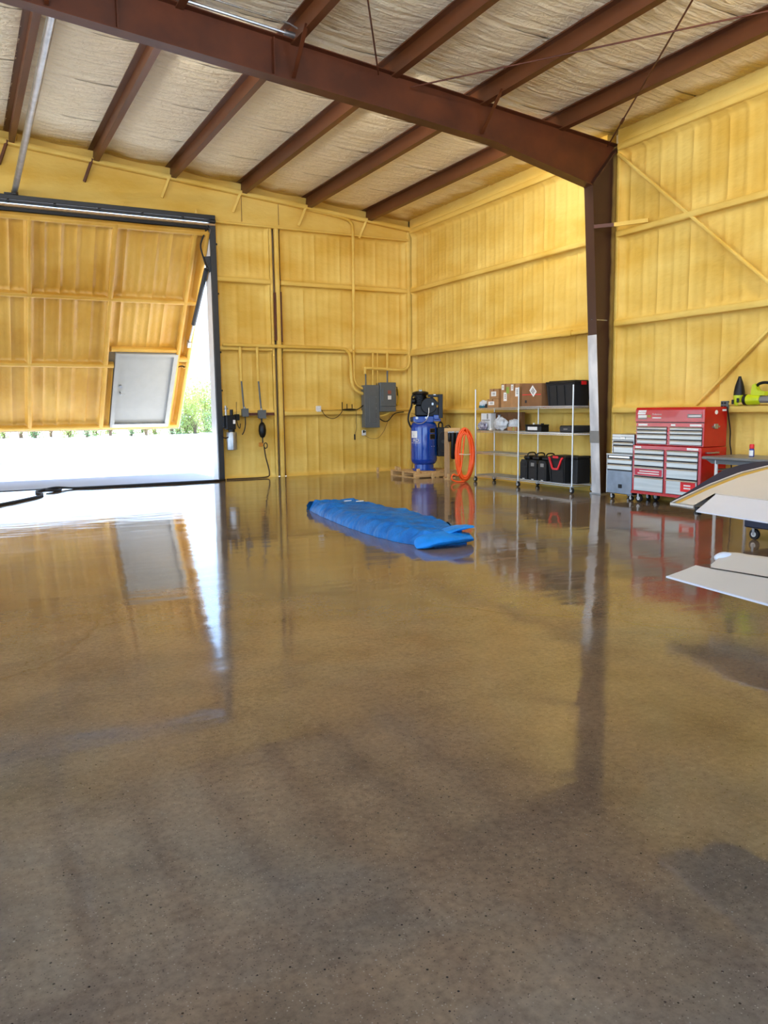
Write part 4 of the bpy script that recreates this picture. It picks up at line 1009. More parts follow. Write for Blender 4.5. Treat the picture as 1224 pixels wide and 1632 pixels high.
part('lid', MB().box((-.375, -5.375, SB+.105), (-.175, -4.915, SB+.13), .01), BLACK, t)
part('white_label', MB().box((-.374, -5.27, SB+.03), (-.369, -5.0, SB+.09)), LABEL, t)
part('terminal', MB().cyl((-.28, -5.06, SB+.13), (-.28, -5.06, SB+.155), .02, 10), LABEL, t)
part('knob', MB().cyl((-.28, -5.3, SB+.13), (-.28, -5.3, SB+.15), .03, 10), BLACK, t)
t = thing('equipment_case', 'long low dark case at the column end of the second shelf', 'case', (-.18, -6.05, SB))
part('body', MB().box((-.37, -6.22, SB), (.03, -5.86, SB+.12), .02), DARKG, t)
part('lid_line', MB().box((-.374, -6.22, SB+.075), (-.368, -5.86, SB+.08)), BLACK, t)
part('badge', MB().box((-.373, -6.08, SB+.05), (-.369, -5.98, SB+.07)), GREYS, t)

# ------------------------------------------------------------------ tool chests
def drawer(parent, xf, y0, y1, z0, z1, m_=None, lip=True):
    d = part('drawer', MB().box((xf-.012, y0, z0), (xf+.02, y1, z1), .003), m_ or BRUSH, parent)
    if lip: part('drawer_pull', MB().prism([(xf-.012, z1-.004), (xf-.03, z1-.004), (xf-.034, z1-.016), (xf-.030, z1-.018), (xf-.012, z1-.010)], y0, y1), LIPM, d)
    return d
rc = thing('tool_chest', 'large red two-part rolling tool chest with steel drawers', 'tool chest', (-.2, -8.33, 0))
XC0, XC1 = -.45, .06
cab = part('cabinet', MB().box((XC0, -8.97, .145), (XC1, -7.69, .875), .006), RED, rc)
part('base_rail', MB().box((XC0-.012, -8.98, .14), (XC0, -7.68, .18), .003), RED, cab)
part('side_handle', MB().tube(sm([(-.36, -8.97, .80), (-.36, -9.02, .80), (-.16, -9.02, .80), (-.16, -8.97, .80)], 4), .012, 8), STEEL, cab)
dk = part('drawer_bay', MB().box((XC0-.004, -8.31, .185), (XC0+.002, -7.735, .82)).box((XC0-.004, -8.925, .185), (XC0+.002, -8.365, .82)), INK, cab)
rows = ((.752, .812), (.674, .735), (.575, .657), (.418, .555), (.190, .398))
for k, (a, b) in enumerate(rows):
    for y0, y1 in ((-8.305, -7.742), (-8.92, -8.372)):
        d = drawer(rc, XC0-.004, y0, y1, a, b)
        if k == 3 and y1 > -8:
            s_ = part('red_sticker', MB().box((XC0-.019, -8.29, a+.006), (XC0-.016, -7.755, b-.03)), mat('pink_red_sticker', s2l((206, 60, 80)), .5), d)
            for q in (.03, .065): part('print_line', MB().box((XC0-.0205, -8.24, a+q), (XC0-.019, -7.79-q, a+q+.016)), LABEL, s_)
        if k == 4 and y1 < -8:
            s_ = part('red_sticker', MB().box((XC0-.019, -8.9, a+.05), (XC0-.016, -8.64, b-.02)), REDP, d)
            for q in (.09, .13): part('print_line', MB().box((XC0-.0205, -8.82, a+q), (XC0-.019, -8.70, a+q+.02)), LABEL, s_)
part('header_tag', MB().box((XC0-.002, -8.92, .83), (XC0+.001, -8.72, .862)).box((XC0-.002, -7.86, .832), (XC0+.001, -7.74, .86)), LABEL, cab)
tx = -.405
top = part('top_chest', MB().box((tx, -8.965, .88), (.055, -7.70, 1.415), .006), RED, rc)
lid = part('lid', MB().prism([(tx-.006, 1.225), (tx-.006, 1.40), (tx+.02, 1.435), (.055, 1.435), (.055, 1.38), (tx+.01, 1.225)], -8.972, -7.693), RED, rc)
part('lid_panel', MB().box((tx-.010, -8.93, 1.235), (tx-.005, -7.735, 1.395), .003), RED, lid)
part('lid_gap', MB().box((tx-.003, -8.965, 1.212), (tx, -7.70, 1.226)), INK, top)
part('drawer_bay', MB().box((tx-.003, -8.31, .895), (tx+.001, -7.725, 1.155)).box((tx-.003, -8.94, .895), (tx+.001, -8.365, 1.155)), INK, top)
for a, b in ((1.112, 1.148), (1.055, 1.098), (.978, 1.042), (.902, .963)):
    for y0, y1 in ((-8.305, -7.735), (-8.935, -8.372)): drawer(rc, tx-.003, y0, y1, a, b)
part('header_tag', MB().box((tx-.003, -8.92, 1.165), (tx, -8.72, 1.195)).box((tx-.003, -7.93, 1.165), (tx, -7.75, 1.195)).box((tx-.003, -8.46, 1.165), (tx, -8.38, 1.195)), LABEL, top)
part('logo_panel', MB().prism([(-7.74, 1.335), (-7.895, 1.335), (-7.915, 1.395), (-7.76, 1.395)], tx-.013, tx-.0105, 'x'), LABEL, lid)
lettering('CRAFTSMAN', .026, (tx-.0138, -7.828, 1.365), (0, -1, 0), RED, lid, .2)
part('badge', MB().box((tx-.013, -7.92, 1.285), (tx-.0105, -7.75, 1.325)), LABEL, lid); part('badge', MB().box((tx-.013, -8.0, 1.29), (tx-.0105, -7.93, 1.325)), GOLDR, lid)
part('badge', MB().box((tx-.013, -7.92, 1.262), (tx-.0105, -7.75, 1.282)), GREYS, lid)
lettering('Professional', .036, (tx-.0125, -8.12, 1.335), (0, -1, 0), LABEL, lid)
part('badge_strip', MB().box((tx-.013, -8.20, 1.275), (tx-.0105, -8.03, 1.292)), LABEL, lid)
part('badge', MB().box((tx-.013, -8.93, 1.285), (tx-.0105, -8.68, 1.335)), GREYS, lid)
part('badge_print', MB().box((tx-.0138, -8.91, 1.302), (tx-.013, -8.70, 1.318)), LABEL, lid)
part('round_sticker', MB().cyl((-.18, -8.972, 1.36), (-.18, -8.974, 1.36), .03, 16), LABEL, top)
part('corner_badge', MB().box((-.06, -8.974, 1.375), (.02, -8.972, 1.40)), LABEL, top)
part('bottle_opener', MB().box((-.22, -8.985, 1.13), (-.14, -8.966, 1.20), .006).cyl((-.24, -8.985, 1.16), (-.24, -8.967, 1.16), .012, 8).cyl((-.12, -8.985, 1.16), (-.12, -8.967, 1.16), .012, 8), STEEL, top)
for y in (-7.78, -8.88):
    for x in (-.38, -.02): caster(rc, x, y, .125)
sc_ = thing('tool_chest', 'smaller silver and black rolling tool chest between column and red chest', 'tool chest', (-.2, -7.38, 0))
xs0 = -.42
cab = part('cabinet', MB().box((xs0, -7.665, .095), (.05, -7.115, .715), .006), DARKG, sc_)
part('cabinet_edge', MB().box((xs0-.006, -7.66, .70), (xs0+.03, -7.10, .722), .003).box((xs0-.004, -7.125, .10), (xs0+.004, -7.112, .71)), BRUSH, cab)
part('rivet_strip', MB().box((xs0-.008, -7.6, .66), (xs0-.002, -7.16, .69), .003), LIPM, cab)
drawer(sc_, xs0-.002, -7.655, -7.14, .572, .645); drawer(sc_, xs0-.002, -7.655, -7.14, .478, .555)
pd = part('panel_door', MB().box((xs0-.012, -7.66, .10), (xs0, -7.128, .462), .006), mat('blue_grey_steel', s2l((120, 128, 136)), .3, .7), sc_)
part('latch_pull', MB().box((xs0-.026, -7.46, .19), (xs0-.012, -7.39, .25), .005), BLACK, pd)
tc_ = part('top_chest', MB().box((xs0+.02, -7.66, .725), (.04, -7.195, 1.03), .006), BRUSH, sc_)
part('drawer_recess', MB().box((xs0+.018, -7.655, .735), (xs0+.021, -7.22, .925)), INK, tc_)
drawer(sc_, xs0+.018, -7.65, -7.235, .865, .905); drawer(sc_, xs0+.018, -7.65, -7.245, .742, .845)
part('lid_clasp', MB().box((xs0+.006, -7.48, .955), (xs0+.02, -7.39, .985), .004), LIPM, tc_)
part('lid_line', MB().box((xs0+.017, -7.66, .985), (xs0+.021, -7.195, .99)).box((xs0+.017, -7.66, .935), (xs0+.021, -7.195, .945)), INK, tc_)
for y in (-7.19, -7.6):
    for x in (-.36, -.0): caster(sc_, x, y, .08)

# ------------------------------------------------------------------ things on the girt at the right
GT = G4+GH/2
t = thing('garden_blower_nozzle', 'black and lime tapered blower nozzle standing on the girt', 'tool', (.04, -9.16, GT))
part('nozzle', MB().lathe((.04, -9.16, GT+.14), [(.075, 0), (.072, .05), (.06, .12), (.04, .19), (.022, .24), (.018, .26)], 18), BLACK, t)
part('lime_base', MB().lathe((.04, -9.16, GT), [(.055, 0), (.07, .03), (.075, .10), (.076, .14)], 18), LIME, t)
part('vent', MB().box((-.04, -9.215, GT+.04), (-.02, -9.18, GT+.10), .005), BLACK, t)
part('switch', MB().box((-.042, -9.13, GT+.02), (-.02, -9.10, GT+.08), .005), BLACK, t)
t = thing('leaf_blower', 'lime green cordless leaf blower lying on the girt by the right edge', 'leaf blower', (.0, -9.5, GT))
part('motor_body', MB().lathe((.0, -9.32, GT+.075), [(.05, -.02), (.075, 0), (.075, .03)][0:3], 18, 'y'), BLACK, t)
part('housing', MB().lathe((.0, -9.34, GT+.075), [(.073, 0), (.075, -.08), (.07, -.16), (.06, -.2)][::-1], 18, 'y'), LIME, t)
part('tube', MB().cyl((.0, -9.52, GT+.075), (.0, -9.85, GT+.07), .05, 16), GREYS, t)
part('battery_mount', MB().prism([(-9.40, GT+.13), (-9.42, GT+.27), (-9.46, GT+.29), (-9.5, GT+.2), (-9.62, GT+.18), (-9.62, GT+.13)], -.04, .04, 'x'), LIME, t)
part('handle', MB().tube(sm([(0, -9.45, GT+.24), (0, -9.5, GT+.285), (0, -9.6, GT+.30), (0, -9.7, GT+.27), (0, -9.74, GT+.2)]), .02, 10), BLACK, t)
t = thing('outlet_box', 'grey double outlet box on the girt behind the red chest', 'outlet', (-.02, -8.99, 1.40))
part('box', MB().box((-.05, -9.04, 1.405), (.0, -8.93, 1.515), .006), GREYP, t)
part('sockets', MB().box((-.055, -9.025, 1.42), (-.05, -8.99, 1.45)).box((-.055, -9.025, 1.47), (-.05, -8.99, 1.5)).box((-.055, -8.975, 1.42), (-.05, -8.945, 1.45)).box((-.055, -8.975, 1.47), (-.05, -8.945, 1.5)), BLACK, t)
wire('black power cord hanging from the outlet box down behind the red chest', [(-.06, -9.05, 1.43), (-.065, -9.065, 1.40), (-.03, -9.06, 1.28), (.02, -9.055, 1.1), (.02, -9.06, .92), (.03, -9.075, .8), (.03, -9.08, .7), (.05, -9.09, .4), (.05, -9.1, .012)], .010)

# ------------------------------------------------------------------ work table, spray can, cart
tb = thing('work_table', 'grey folding work table beside the red tool chest', 'table', (-.35, -10.1, 0))
part('table_top', MB().box((-.74, -11.2, .735), (.02, -9.22, .775), .012), TABLE, tb)
part('apron_rail', MB().prism([(-9.26, .735), (-11.1, .735), (-11.0, .68), (-9.36, .68)], -.70, -.66, 'x'), GREYP, tb)
part('apron_rail', MB().prism([(-9.26, .735), (-11.1, .735), (-11.0, .68), (-9.36, .68)], -.08, -.04, 'x'), GREYP, tb)
for y in (-9.42, -10.98):
    for x in (-.68, -.06): part('leg', MB().cyl((x, y, 0), (x, y, .735), .022, 12), WHITEP, tb)
    part('leg_brace', MB().cyl((-.68, y, .6), (-.06, y, .6), .012, 8), STEEL, tb)
t = thing('spray_can', 'small red-capped blue and white can on the grey table', 'can', (-.35, -9.70, .775))
part('can', MB().lathe((-.35, -9.70, .775), [(.03, 0), (.033, .004), (.033, .09), (.026, .105)], 16), mat('blue_can', s2l((40, 60, 150)), .3), t)
part('white_band', MB().grid(lambda u, v: (-.35+.0336*math.cos(2.2+2.2*u), -9.70+.0336*math.sin(2.2+2.2*u), .785+.075*v), 10, 1), LABEL, t)
part('cap', MB().lathe((-.35, -9.70, .88), [(.026, 0), (.03, .004), (.03, .05), (.024, .06)], 14), REDP, t)
ct = thing('rolling_cart', 'dark navy rolling cart under the aircraft wing', 'cart', (-1.75, -11.55, 0))
part('tray_body', MB().box((-2.10, -12.05, .135), (-1.40, -10.98, .42), .012), CARTB, ct)
part('tray_lip', MB().box((-2.12, -12.07, .40), (-1.38, -10.96, .44), .01), CARTB, ct)
part('upright', MB().box((-2.09, -12.04, .42), (-2.05, -12.0, .62)).box((-1.45, -12.04, .42), (-1.41, -12.0, .62)).bar((-2.07, -12.02, .62), (-1.43, -12.02, .62), .03, .03), CARTB, ct)
for x, y in ((-2.03, -11.07), (-1.47, -11.07), (-2.03, -11.95), (-1.47, -11.95)): caster(ct, x, y, .12)

# ------------------------------------------------------------------ aeroplane (left wing and tailplane in view)
S_ = Vector((-.125, -.992, 0)); F_ = Vector((.992, -.125, 0))
WO = Vector((-4.39, -11.95, .62)); WS = math.tan(R(13))
pln = thing('airplane', 'cream low-wing airplane with navy wing tip and gold stripes at the right', 'airplane', (-4.4, -15.9, 0))
def wpt(a, b, n=0.): return WO+F_*a+S_*b+Vector((0, 0, WS*a+n))
def lerp_tab(tab, x):
    if x <= tab[0][0]: return tab[0][1]
    for (x0, y0), (x1, y1) in zip(tab, tab[1:]):
        if x <= x1: return y0+(y1-y0)*(x-x0)/(x1-x0)
    return tab[-1][1]
TIP = [(.10, -.02), (.42, -.145), (.63, -.235), (1.02, -.395), (1.20, -.38), (1.36, -.27), (1.48, -.08), (1.55, .15)]
WST = [(.10, -.01), (.626, -.142), (1.01, -.174), (1.25, -.10), (1.42, .02), (1.55, .3)]
WSI = [(.10, .012), (.60, -.118), (1.0, -.15), (1.24, -.075), (1.42, .05), (1.55, .33)]
GSO = [(.10, .042), (.554, -.064), (.948, -.11), (1.2, -.046), (1.42, .09), (1.55, .37)]
GSI = [(.10, .086), (.498, -.004), (.887, -.048), (1.154, .0), (1.42, .15), (1.55, .43)]
LE = 1.55; ROOT = 4.3
def top(a):    # thin crown of the upper skin, nose rounding
    q = max(0., (a-1.30)/(LE-1.30)); return -.09*q**2.5
def bot(a):
    t_ = max(0, min(1, a/LE)); return -.012-.19*max(0, math.sin(math.pi*t_**.8))**.75 if a < LE else -.09
def skin(fa_, fb_, na, nb, a0, a1, surf, off=0., a_of_b=None):
    mb = MB()
    def g(u, v):
        a = a0+(a1-a0)*u; bo, bi = fa_(a), fb_(a); b = bo+(bi-bo)*v
        p = surf(a); return wpt(a, b, p+off)
    mb.grid(g, na, nb); mb.fix = True; return mb
T = lambda tab: (lambda a: lerp_tab(tab, a))
AH = .41
fixed = lambda a: lerp_tab([(.10, .27), (.41, .163)], a)
# main cream skin forward of the aileron hinge and the fixed corner outboard of it
wing = MB()
wing.grid(lambda u, v: (lambda a: wpt(a, lerp_tab(GSI, a)+(ROOT-lerp_tab(GSI, a))*v, top(a)))(AH+.012+(LE-AH-.012)*u), 24, 10)
wing.grid(lambda u, v: (lambda a: wpt(a, lerp_tab(GSI, a)+(fixed(a)-.012-lerp_tab(GSI, a))*v, top(a)))(.10+(AH+.012-.10)*u), 8, 3)
wing.grid(lambda u, v: (lambda a: wpt(a, lerp_tab(TIP, a)+(ROOT-lerp_tab(TIP, a))*v, bot(a)*min(1, (.25+v*8))))(AH+.012+(LE-AH-.012)*u), 24, 12)
wing.grid(lambda u, v: (lambda a: wpt(a, lerp_tab(TIP, a)+(fixed(a)-.012-lerp_tab(TIP, a))*v, bot(a)*.35))(.10+(AH+.012-.10)*u), 8, 3)
wing.grid(lambda u, v: (lambda a: wpt(a, lerp_tab(TIP, a), top(a)+(bot(a)*(.25 if a > AH+.012 else .35)-top(a))*v))(.10+(LE-.10)*u), 30, 2)
wing.grid(lambda u, v: wpt(.10, -.02+.278*u, -.004-.02*v), 2, 1)
wing.grid(lambda u, v: wpt(AH+.012, .15+(ROOT-.15)*u, top(.4)+(bot(.41)-0)*v), 2, 1)
wing.fix = True
wo_ = part('wing', wing, CREAM, pln)
part('navy_tip', skin(T(TIP), T(WST), 30, 4, .10, LE, top), NAVY, wo_)
part('white_stripe', skin(T(WST), T(WSI), 30, 1, .10, LE, top), AILW, wo_)
part('grey_stripe', skin(T(WSI), T(GSO), 30, 1, .10, LE, top), GREYS, wo_)
part('gold_stripe', skin(T(GSO), T(GSI), 30, 1, .10, LE, top), GOLD, wo_)
ail = MB()
ali = lambda a: lerp_tab([(0, .40), (.41, .175)], a)
ail.grid(lambda u, v: (lambda a: wpt(a, ali(a)+(2.6-ali(a))*v, 0))(0+.40*u), 4, 6)
ail.grid(lambda u, v: (lambda a: wpt(a, ali(a)+(2.6-ali(a))*v, -.010-.09*u))(0+.40*u), 4, 6)
ail.grid(lambda u, v: (lambda a: wpt(a, ali(a), (-.010-.09*u)*v))(0+.40*u), 4, 1)
ail.grid(lambda u, v: wpt(0, .40+2.2*u, -.010*v), 1, 1); ail.grid(lambda u, v: wpt(.40, .175+2.42*u, -.10*v), 1, 1)
ail.fix = True
part('aileron', ail, AILW, wo_)['label'] = 'white aileron along the trailing edge'
fl_ = MB(); fl_.obox(wpt(.2, 3.45, -.05), F_*.2+Vector((0, 0, .2*WS)), S_*.83, (0, 0, .05)); part('flap', fl_, AILW, wo_)
part('hinge_bracket', MB().obox(wpt(.12, .29, -.045), F_*.02, S_*.016, (0, 0, .032)), BLACK, wo_)
# tailplane
K = 1.149; SO = Vector((-6.804, -14.231, .688)); SS = math.tan(R(9))
def spt(a, b, n=0.): return SO+F_*a*K+S_*b*K+Vector((0, 0, SS*a*K+n))
EL = [(0, 0.), (.093, -.012), (.168, -.026), (.226, -.02), (.271, -.006)]
BT = 1.62
HL = [(.035, .165), (.296, .207), (BT, .25)]                         # hinge line a(b)
hinge = lambda b: lerp_tab(HL, b)
elv = MB()
elv.grid(lambda u, v: (lambda b: spt(hinge(max(b, .035))*v*.985, b+lerp_tab(EL, hinge(max(b, .035))*v)*max(0, 1-b*4), 0))(BT*u), 40, 8)
elv.grid(lambda u, v: (lambda b: spt(hinge(max(b, .035))*v*.985, b+lerp_tab(EL, hinge(max(b, .035))*v)*max(0, 1-b*4), -.006-.05*v))(BT*u), 40, 8)
elv.grid(lambda u, v: spt(0, BT*u, -.008*v), 40, 1)
elv.grid(lambda u, v: (lambda a: spt(a, lerp_tab(EL, a), (-.006-.05*u)*v))(.1625*u), 6, 1)
elv.grid(lambda u, v: spt(hinge(max(BT*u, .035))*.985, BT*u, -.056*v), 40, 1)
elv.fix = True
el_ = part('elevator', elv, CREAM, pln)
part('trailing_edge', MB().obox(spt(-.002, BT/2, -.003), F_*.004, S_*BT/2*K, (0, 0, .004)), AILW, el_)
part('hinge_gap', MB().grid(lambda u, v: spt(hinge(.05+(BT-.07)*u)*(.97+.06*v), .05+(BT-.07)*u, .0015), 24, 1), INK, el_)
stb = MB()
HORN = [(.165, .03), (.226, .012), (.271, -.006), (.304, -.045), (.341, -.07), (.388, -.068), (.41, -.041), (.448, .065), (.47, .3), (.49, .6)]
LEs = [(-.07, .36), (-.04, .41), (.065, .448), (.3, .48), (BT, .60)]
def sbt(b): return lerp_tab(LEs, b)
def s_edge(a): return lerp_tab([(.165, .035), (.226, -.0), (.271, -.006), (.304, -.045), (.341, -.07), (.375, -.07)], a)
def s_top(u, v):
    b = -.07+(BT+.07)*u; a0 = hinge(max(b, .035))*1.02
    if b < .035: a0 = .165+(.035-b)/.105*.19
    a1 = max(sbt(b), a0+.005); a = a0+(a1-a0)*v
    return spt(a, b, -.03*max(0, (v-.75)/.25)**2)
def s_bot(u, v):
    p = s_top(u, v); return p+Vector((0, 0, -(.012+.05*math.sin(math.pi*min(1, .15+.85*v))*min(1, u*9+.15))))
stb.grid(s_top, 40, 8); stb.grid(s_bot, 40, 8)
stb.grid(lambda u, v: Vector(s_top(u, 1)).lerp(Vector(s_bot(u, 1)), v), 40, 1); stb.grid(lambda u, v: Vector(s_top(u, 0)).lerp(Vector(s_bot(u, 0)), v), 40, 1)
stb.fix = True
st_ = part('horizontal_stabilizer', stb, CREAM, pln)
part('tip_fairing', MB().ell(spt(.325, -.045, -.012), (.055, .035, .026), 16, 10), AILW, st_)
# fuselage, fin, gear: beyond the right edge of the photo
cl0 = WO+S_*4.75; CLx = lambda a: Vector((cl0.x, cl0.y, 0))+F_*a
stations = [(-3.12, .80, .006, .02), (-2.95, .80, .035, .08), (-2.4, .86, .10, .16), (-1.2, .93, .24, .30), (.0, .98, .42, .42), (1.0, 1.02, .50, .50), (1.9, 1.08, .48, .46), (2.7, 1.13, .40, .40), (3.1, 1.15, .24, .26), (3.3, 1.16, .04, .05)]
fu = MB(); vs_ = []; NK = 20
for a, z, hw, hh in stations:
    for k in range(NK):
        q = 2*math.pi*k/NK; c_q, s_q = math.cos(q), math.sin(q)
        vs_.append(CLx(a)+S_*(hw*abs(c_q)**.8*math.copysign(1, c_q))+Vector((0, 0, z+hh*abs(s_q)**.8*math.copysign(1, s_q))))
fu.add(vs_, [(i*NK+k, i*NK+(k+1) % NK, (i+1)*NK+(k+1) % NK, (i+1)*NK+k) for i in range(len(stations)-1) for k in range(NK)]+[tuple(range(NK)), tuple((len(stations)-1)*NK+k for k in range(NK))])
fu.fix = True; fu.smooth = True
fus = part('fuselage', fu, CREAM, pln)
cpy = MB().ell(CLx(.9)+Vector((0, 0, 1.40)), (.9, .42, .38), 24, 12); part('canopy', cpy, mat('smoked_canopy', s2l((40, 46, 54)), .08), fus)
fin = MB(); f0 = CLx(-2.9)+Vector((0, 0, .85)); f1 = CLx(-1.9)+Vector((0, 0, 1.0)); f2 = CLx(-2.5)+Vector((0, 0, 1.7)); f3 = CLx(-2.9)+Vector((0, 0, 1.7))
fin.add([p+S_*d_ for d_ in (-.02, .02) for p in (f0, f1, f2, f3)], [(0, 1, 2, 3), (7, 6, 5, 4), (0, 4, 5, 1), (1, 5, 6, 2), (2, 6, 7, 3), (3, 7, 4, 0)]); fin.fix = True
part('fin', fin, NAVY, pln)
stub = MB()
p0, p1, p2, p3 = spt(.0, BT-.02), spt(.58, BT-.02), CLx(-2.0)+Vector((0, 0, .86)), CLx(-2.65)+Vector((0, 0, .82))
stub.add([p+Vector((0, 0, d_)) for d_ in (0, -.05) for p in (p0, p1, p2, p3)], [(0, 1, 2, 3), (7, 6, 5, 4), (0, 4, 5, 1), (1, 5, 6, 2), (2, 6, 7, 3), (3, 7, 4, 0)]); stub.fix = True
part('stabilizer_root', stub, CREAM, pln)
rs = MB(); rs.obox(CLx(1.2)+S_*1.55+Vector((0, 0, .78)), F_*.72+Vector((0, 0, .72*.2)), S_*1.3, (0, 0, .09)); 
rw = MB(); rw.obox(CLx(.62)+S_*2.2+Vector((0, 0, .70)), F_*.74+Vector((0, 0, .74*WS)), S_*1.8, (0, 0, .08)); part('right_wing', rw, CREAM, pln)
pr_ = MB()
for sgn in (1, -1): pr_.obox(CLx(3.22)+Vector((0, 0, 1.16))+Vector((0, 0, .45*sgn)), F_*.012, S_*.05, (0, 0, .42))
part('propeller', pr_, BLACK, pln)
for sgn in (1, -1):
    hub = CLx(1.9)+S_*(.95*sgn)
    part('gear_leg', MB().tube([CLx(1.8)+S_*(.36*sgn)+Vector((0, 0, .72)), hub+Vector((0, 0, .19))], .03, 8), AILW, pln)
    wh = MB(); ax = S_
    wh.cyl(hub-ax*.06+Vector((0, 0, .18)), hub+ax*.06+Vector((0, 0, .18)), .18, 20); part('wheel', wh, RUBBER, pln)
tw = CLx(-2.8); part('tail_wheel', MB().cyl(tw-S_*.03+Vector((0, 0, .1)), tw+S_*.03+Vector((0, 0, .1)), .1, 16), RUBBER, pln)
part('tail_spring', MB().tube([CLx(-2.4)+Vector((0, 0, .74)), tw+Vector((0, 0, .12))], .02, 8), BLACK, pln)

# ------------------------------------------------------------------ blue cover on the floor
bc = thing('quilted_cover', 'long blue quilted fabric cover lying folded on the concrete floor', 'cover', (-4.95, -7.8, 0))
LB = [(-5.95, -5.12), (-6.6, -5.24), (-7.66, -5.38), (-8.5, -5.43), (-9.1, -5.42), (-9.5, -5.32), (-9.72, -5.18)]
RB = [(-5.95, -4.52), (-6.4, -4.40), (-7.0, -4.33), (-7.6, -4.33), (-8.4, -4.48), (-9.0, -4.60), (-9.72, -4.84)]
def edge(tab, y):
    for (y0, x0), (y1, x1) in zip(tab, tab[1:]):
        if y >= y1: return x0+(x1-x0)*(y-y0)/(y1-y0)
    return tab[-1][1]
def bagtop(u, v):
    y = -5.97-3.68*v
    yy = y-.12*u*(1-v)                     # slanted head end
    xl, xr = edge(LB, yy), edge(RB, yy)
    xl += .018*nz(yy*5, 1)+.008*nz(yy*14, 2); xr += .018*nz(yy*5, 7)
    x = xl+(xr-xl)*u
    e = min(u, 1-u); ev = min(v, 1-v)
    prof = min(1, (e/.14))**.5*min(1, ev/.025+.25)**.5
    h = .155+.03*nz(yy*1.2, u*2.)+.015*math.sin(yy*2.1+u)
    wr = .055*(abs(nz(yy*4.2+u*5.0, u*1.6, 3))-.25)+.026*math.sin((yy*26+u*16+2.5*nz(yy*2, u*3)))*(.35+.65*(1-u))*(.4+.6*abs(nz(yy*1.7, u*2, 8)))
    quilt = .012*(1-abs(math.sin(yy*math.pi/.42)))**6
    return (x-.02*math.sin(math.pi*(min(u, .3)/.3)), yy, max(.004, h*prof+wr*prof-quilt*prof))
bt = MB().grid(bagtop, 70, 330)
def bagside(u0):
    def f(u, v):
        p = bagtop(u0, v); return (p[0], p[1], p[2]*(1-u)+.002*u)
    return f
bt.grid(bagside(0.), 2, 330); bt.grid(bagside(1.), 2, 330)
bt.grid(lambda u, v: (lambda p: (p[0], p[1], p[2]*(1-v)+.002*v))(bagtop(u, 0)), 70, 2)
bt.grid(lambda u, v: (lambda p: (p[0], p[1], p[2]*(1-v)+.002*v))(bagtop(u, 1)), 70, 2)
bt.fix = True
body_ = part('quilted_body', bt, COVER, bc)
# open, turned-back foot end: a lower lip and a raised lip with a dark gap between
def lip(z0, zt, ya, yb, x0, x1, seed, bulge, curl):
    mb = MB()
    def f(u, v):
        x = x0+(x1-x0)*u; t_ = v*2*math.pi
        en = min(1, u/.10, (1-u)/.10)**.5; ry = (yb-ya)/2*(.75+.25*math.sin(math.pi*u))*max(.02, en); yc_ = (ya+yb)/2+.05*nz(x*3, seed)
        y = yc_+ry*math.cos(t_)
        z = z0+(zt-z0)*max(.02, en)*(.5+.5*math.sin(t_))*(.55+.45*math.sin(math.pi*min(1, max(0, u*.9+.08))))+bulge*math.sin(math.pi*u)+curl*u*u+.012*nz(x*7, t_, seed)
        return (x, y, max(.003, z))
    mb.grid(f, 34, 22); mb.fix = True; return mb
part('lower_lip', lip(.003, .14, -9.82, -9.42, -5.44, -4.74, 2, .01, .02), COVERL, bc)
part('upper_lip', lip(.125, .165, -9.72, -9.48, -5.12, -4.72, 6, .02, .05), COVERL, bc)
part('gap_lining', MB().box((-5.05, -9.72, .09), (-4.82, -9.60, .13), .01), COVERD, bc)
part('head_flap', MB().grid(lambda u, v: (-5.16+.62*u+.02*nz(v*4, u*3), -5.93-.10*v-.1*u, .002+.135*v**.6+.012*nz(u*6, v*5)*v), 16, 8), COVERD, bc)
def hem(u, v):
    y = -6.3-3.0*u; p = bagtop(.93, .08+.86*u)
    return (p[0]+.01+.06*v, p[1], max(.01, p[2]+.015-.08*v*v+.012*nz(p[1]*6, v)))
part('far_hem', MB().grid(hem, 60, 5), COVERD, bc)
for uu, vv in ((.72, .06), (.78, .13)):
    p = bagtop(uu, vv); part('white_tag', MB().obox((p[0], p[1], p[2]+.012), (.05, -.02, .004), (.012, .03, 0), (0, 0, .003)), LABEL, bc)

# ------------------------------------------------------------------ cable along the threshold
ca = thing('floor_cable', 'thick black cable with a loop lying across the doorway threshold', 'cable', (-7.5, -.6, 0))
part('cable', MB().tube(sm([(-9.9, -3.5, .02), (-9.4, -3.0, .02), (-9.09, -2.59, .02), (-8.785, -2.16, .02), (-8.45, -1.6, .02), (-8.33, -1.15, .02), (-8.40, -.75, .02), (-8.33, -.38, .02), (-8.16, -.17, .02), (-7.98, -.28, .02), (-7.95, -.5, .022), (-8.10, -.68, .03), (-8.2, -.5, .045), (-8.0, -.28, .05), (-7.7, -.25, .02), (-7.3, -.30, .02), (-6.5, -.38, .02), (-5.6, -.43, .02), (-5.0, -.40, .02), (-4.65, -.18, .02)], 8), .021, 8), RUBBER, ca)
part('cable', MB().tube(sm([(-9.9, -3.57, .02), (-9.42, -3.07, .02), (-9.12, -2.66, .02), (-8.82, -2.24, .02), (-8.50, -1.70, .02), (-8.42, -1.5, .02)], 8), .019, 8), RUBBER, ca)
solo('threshold_strip', MB().box((mir(-4.7), .02, 0), (-4.73, .10, .012), .004), DARKG, 'dark threshold strip across the foot of the hangar doorway', 'strip')

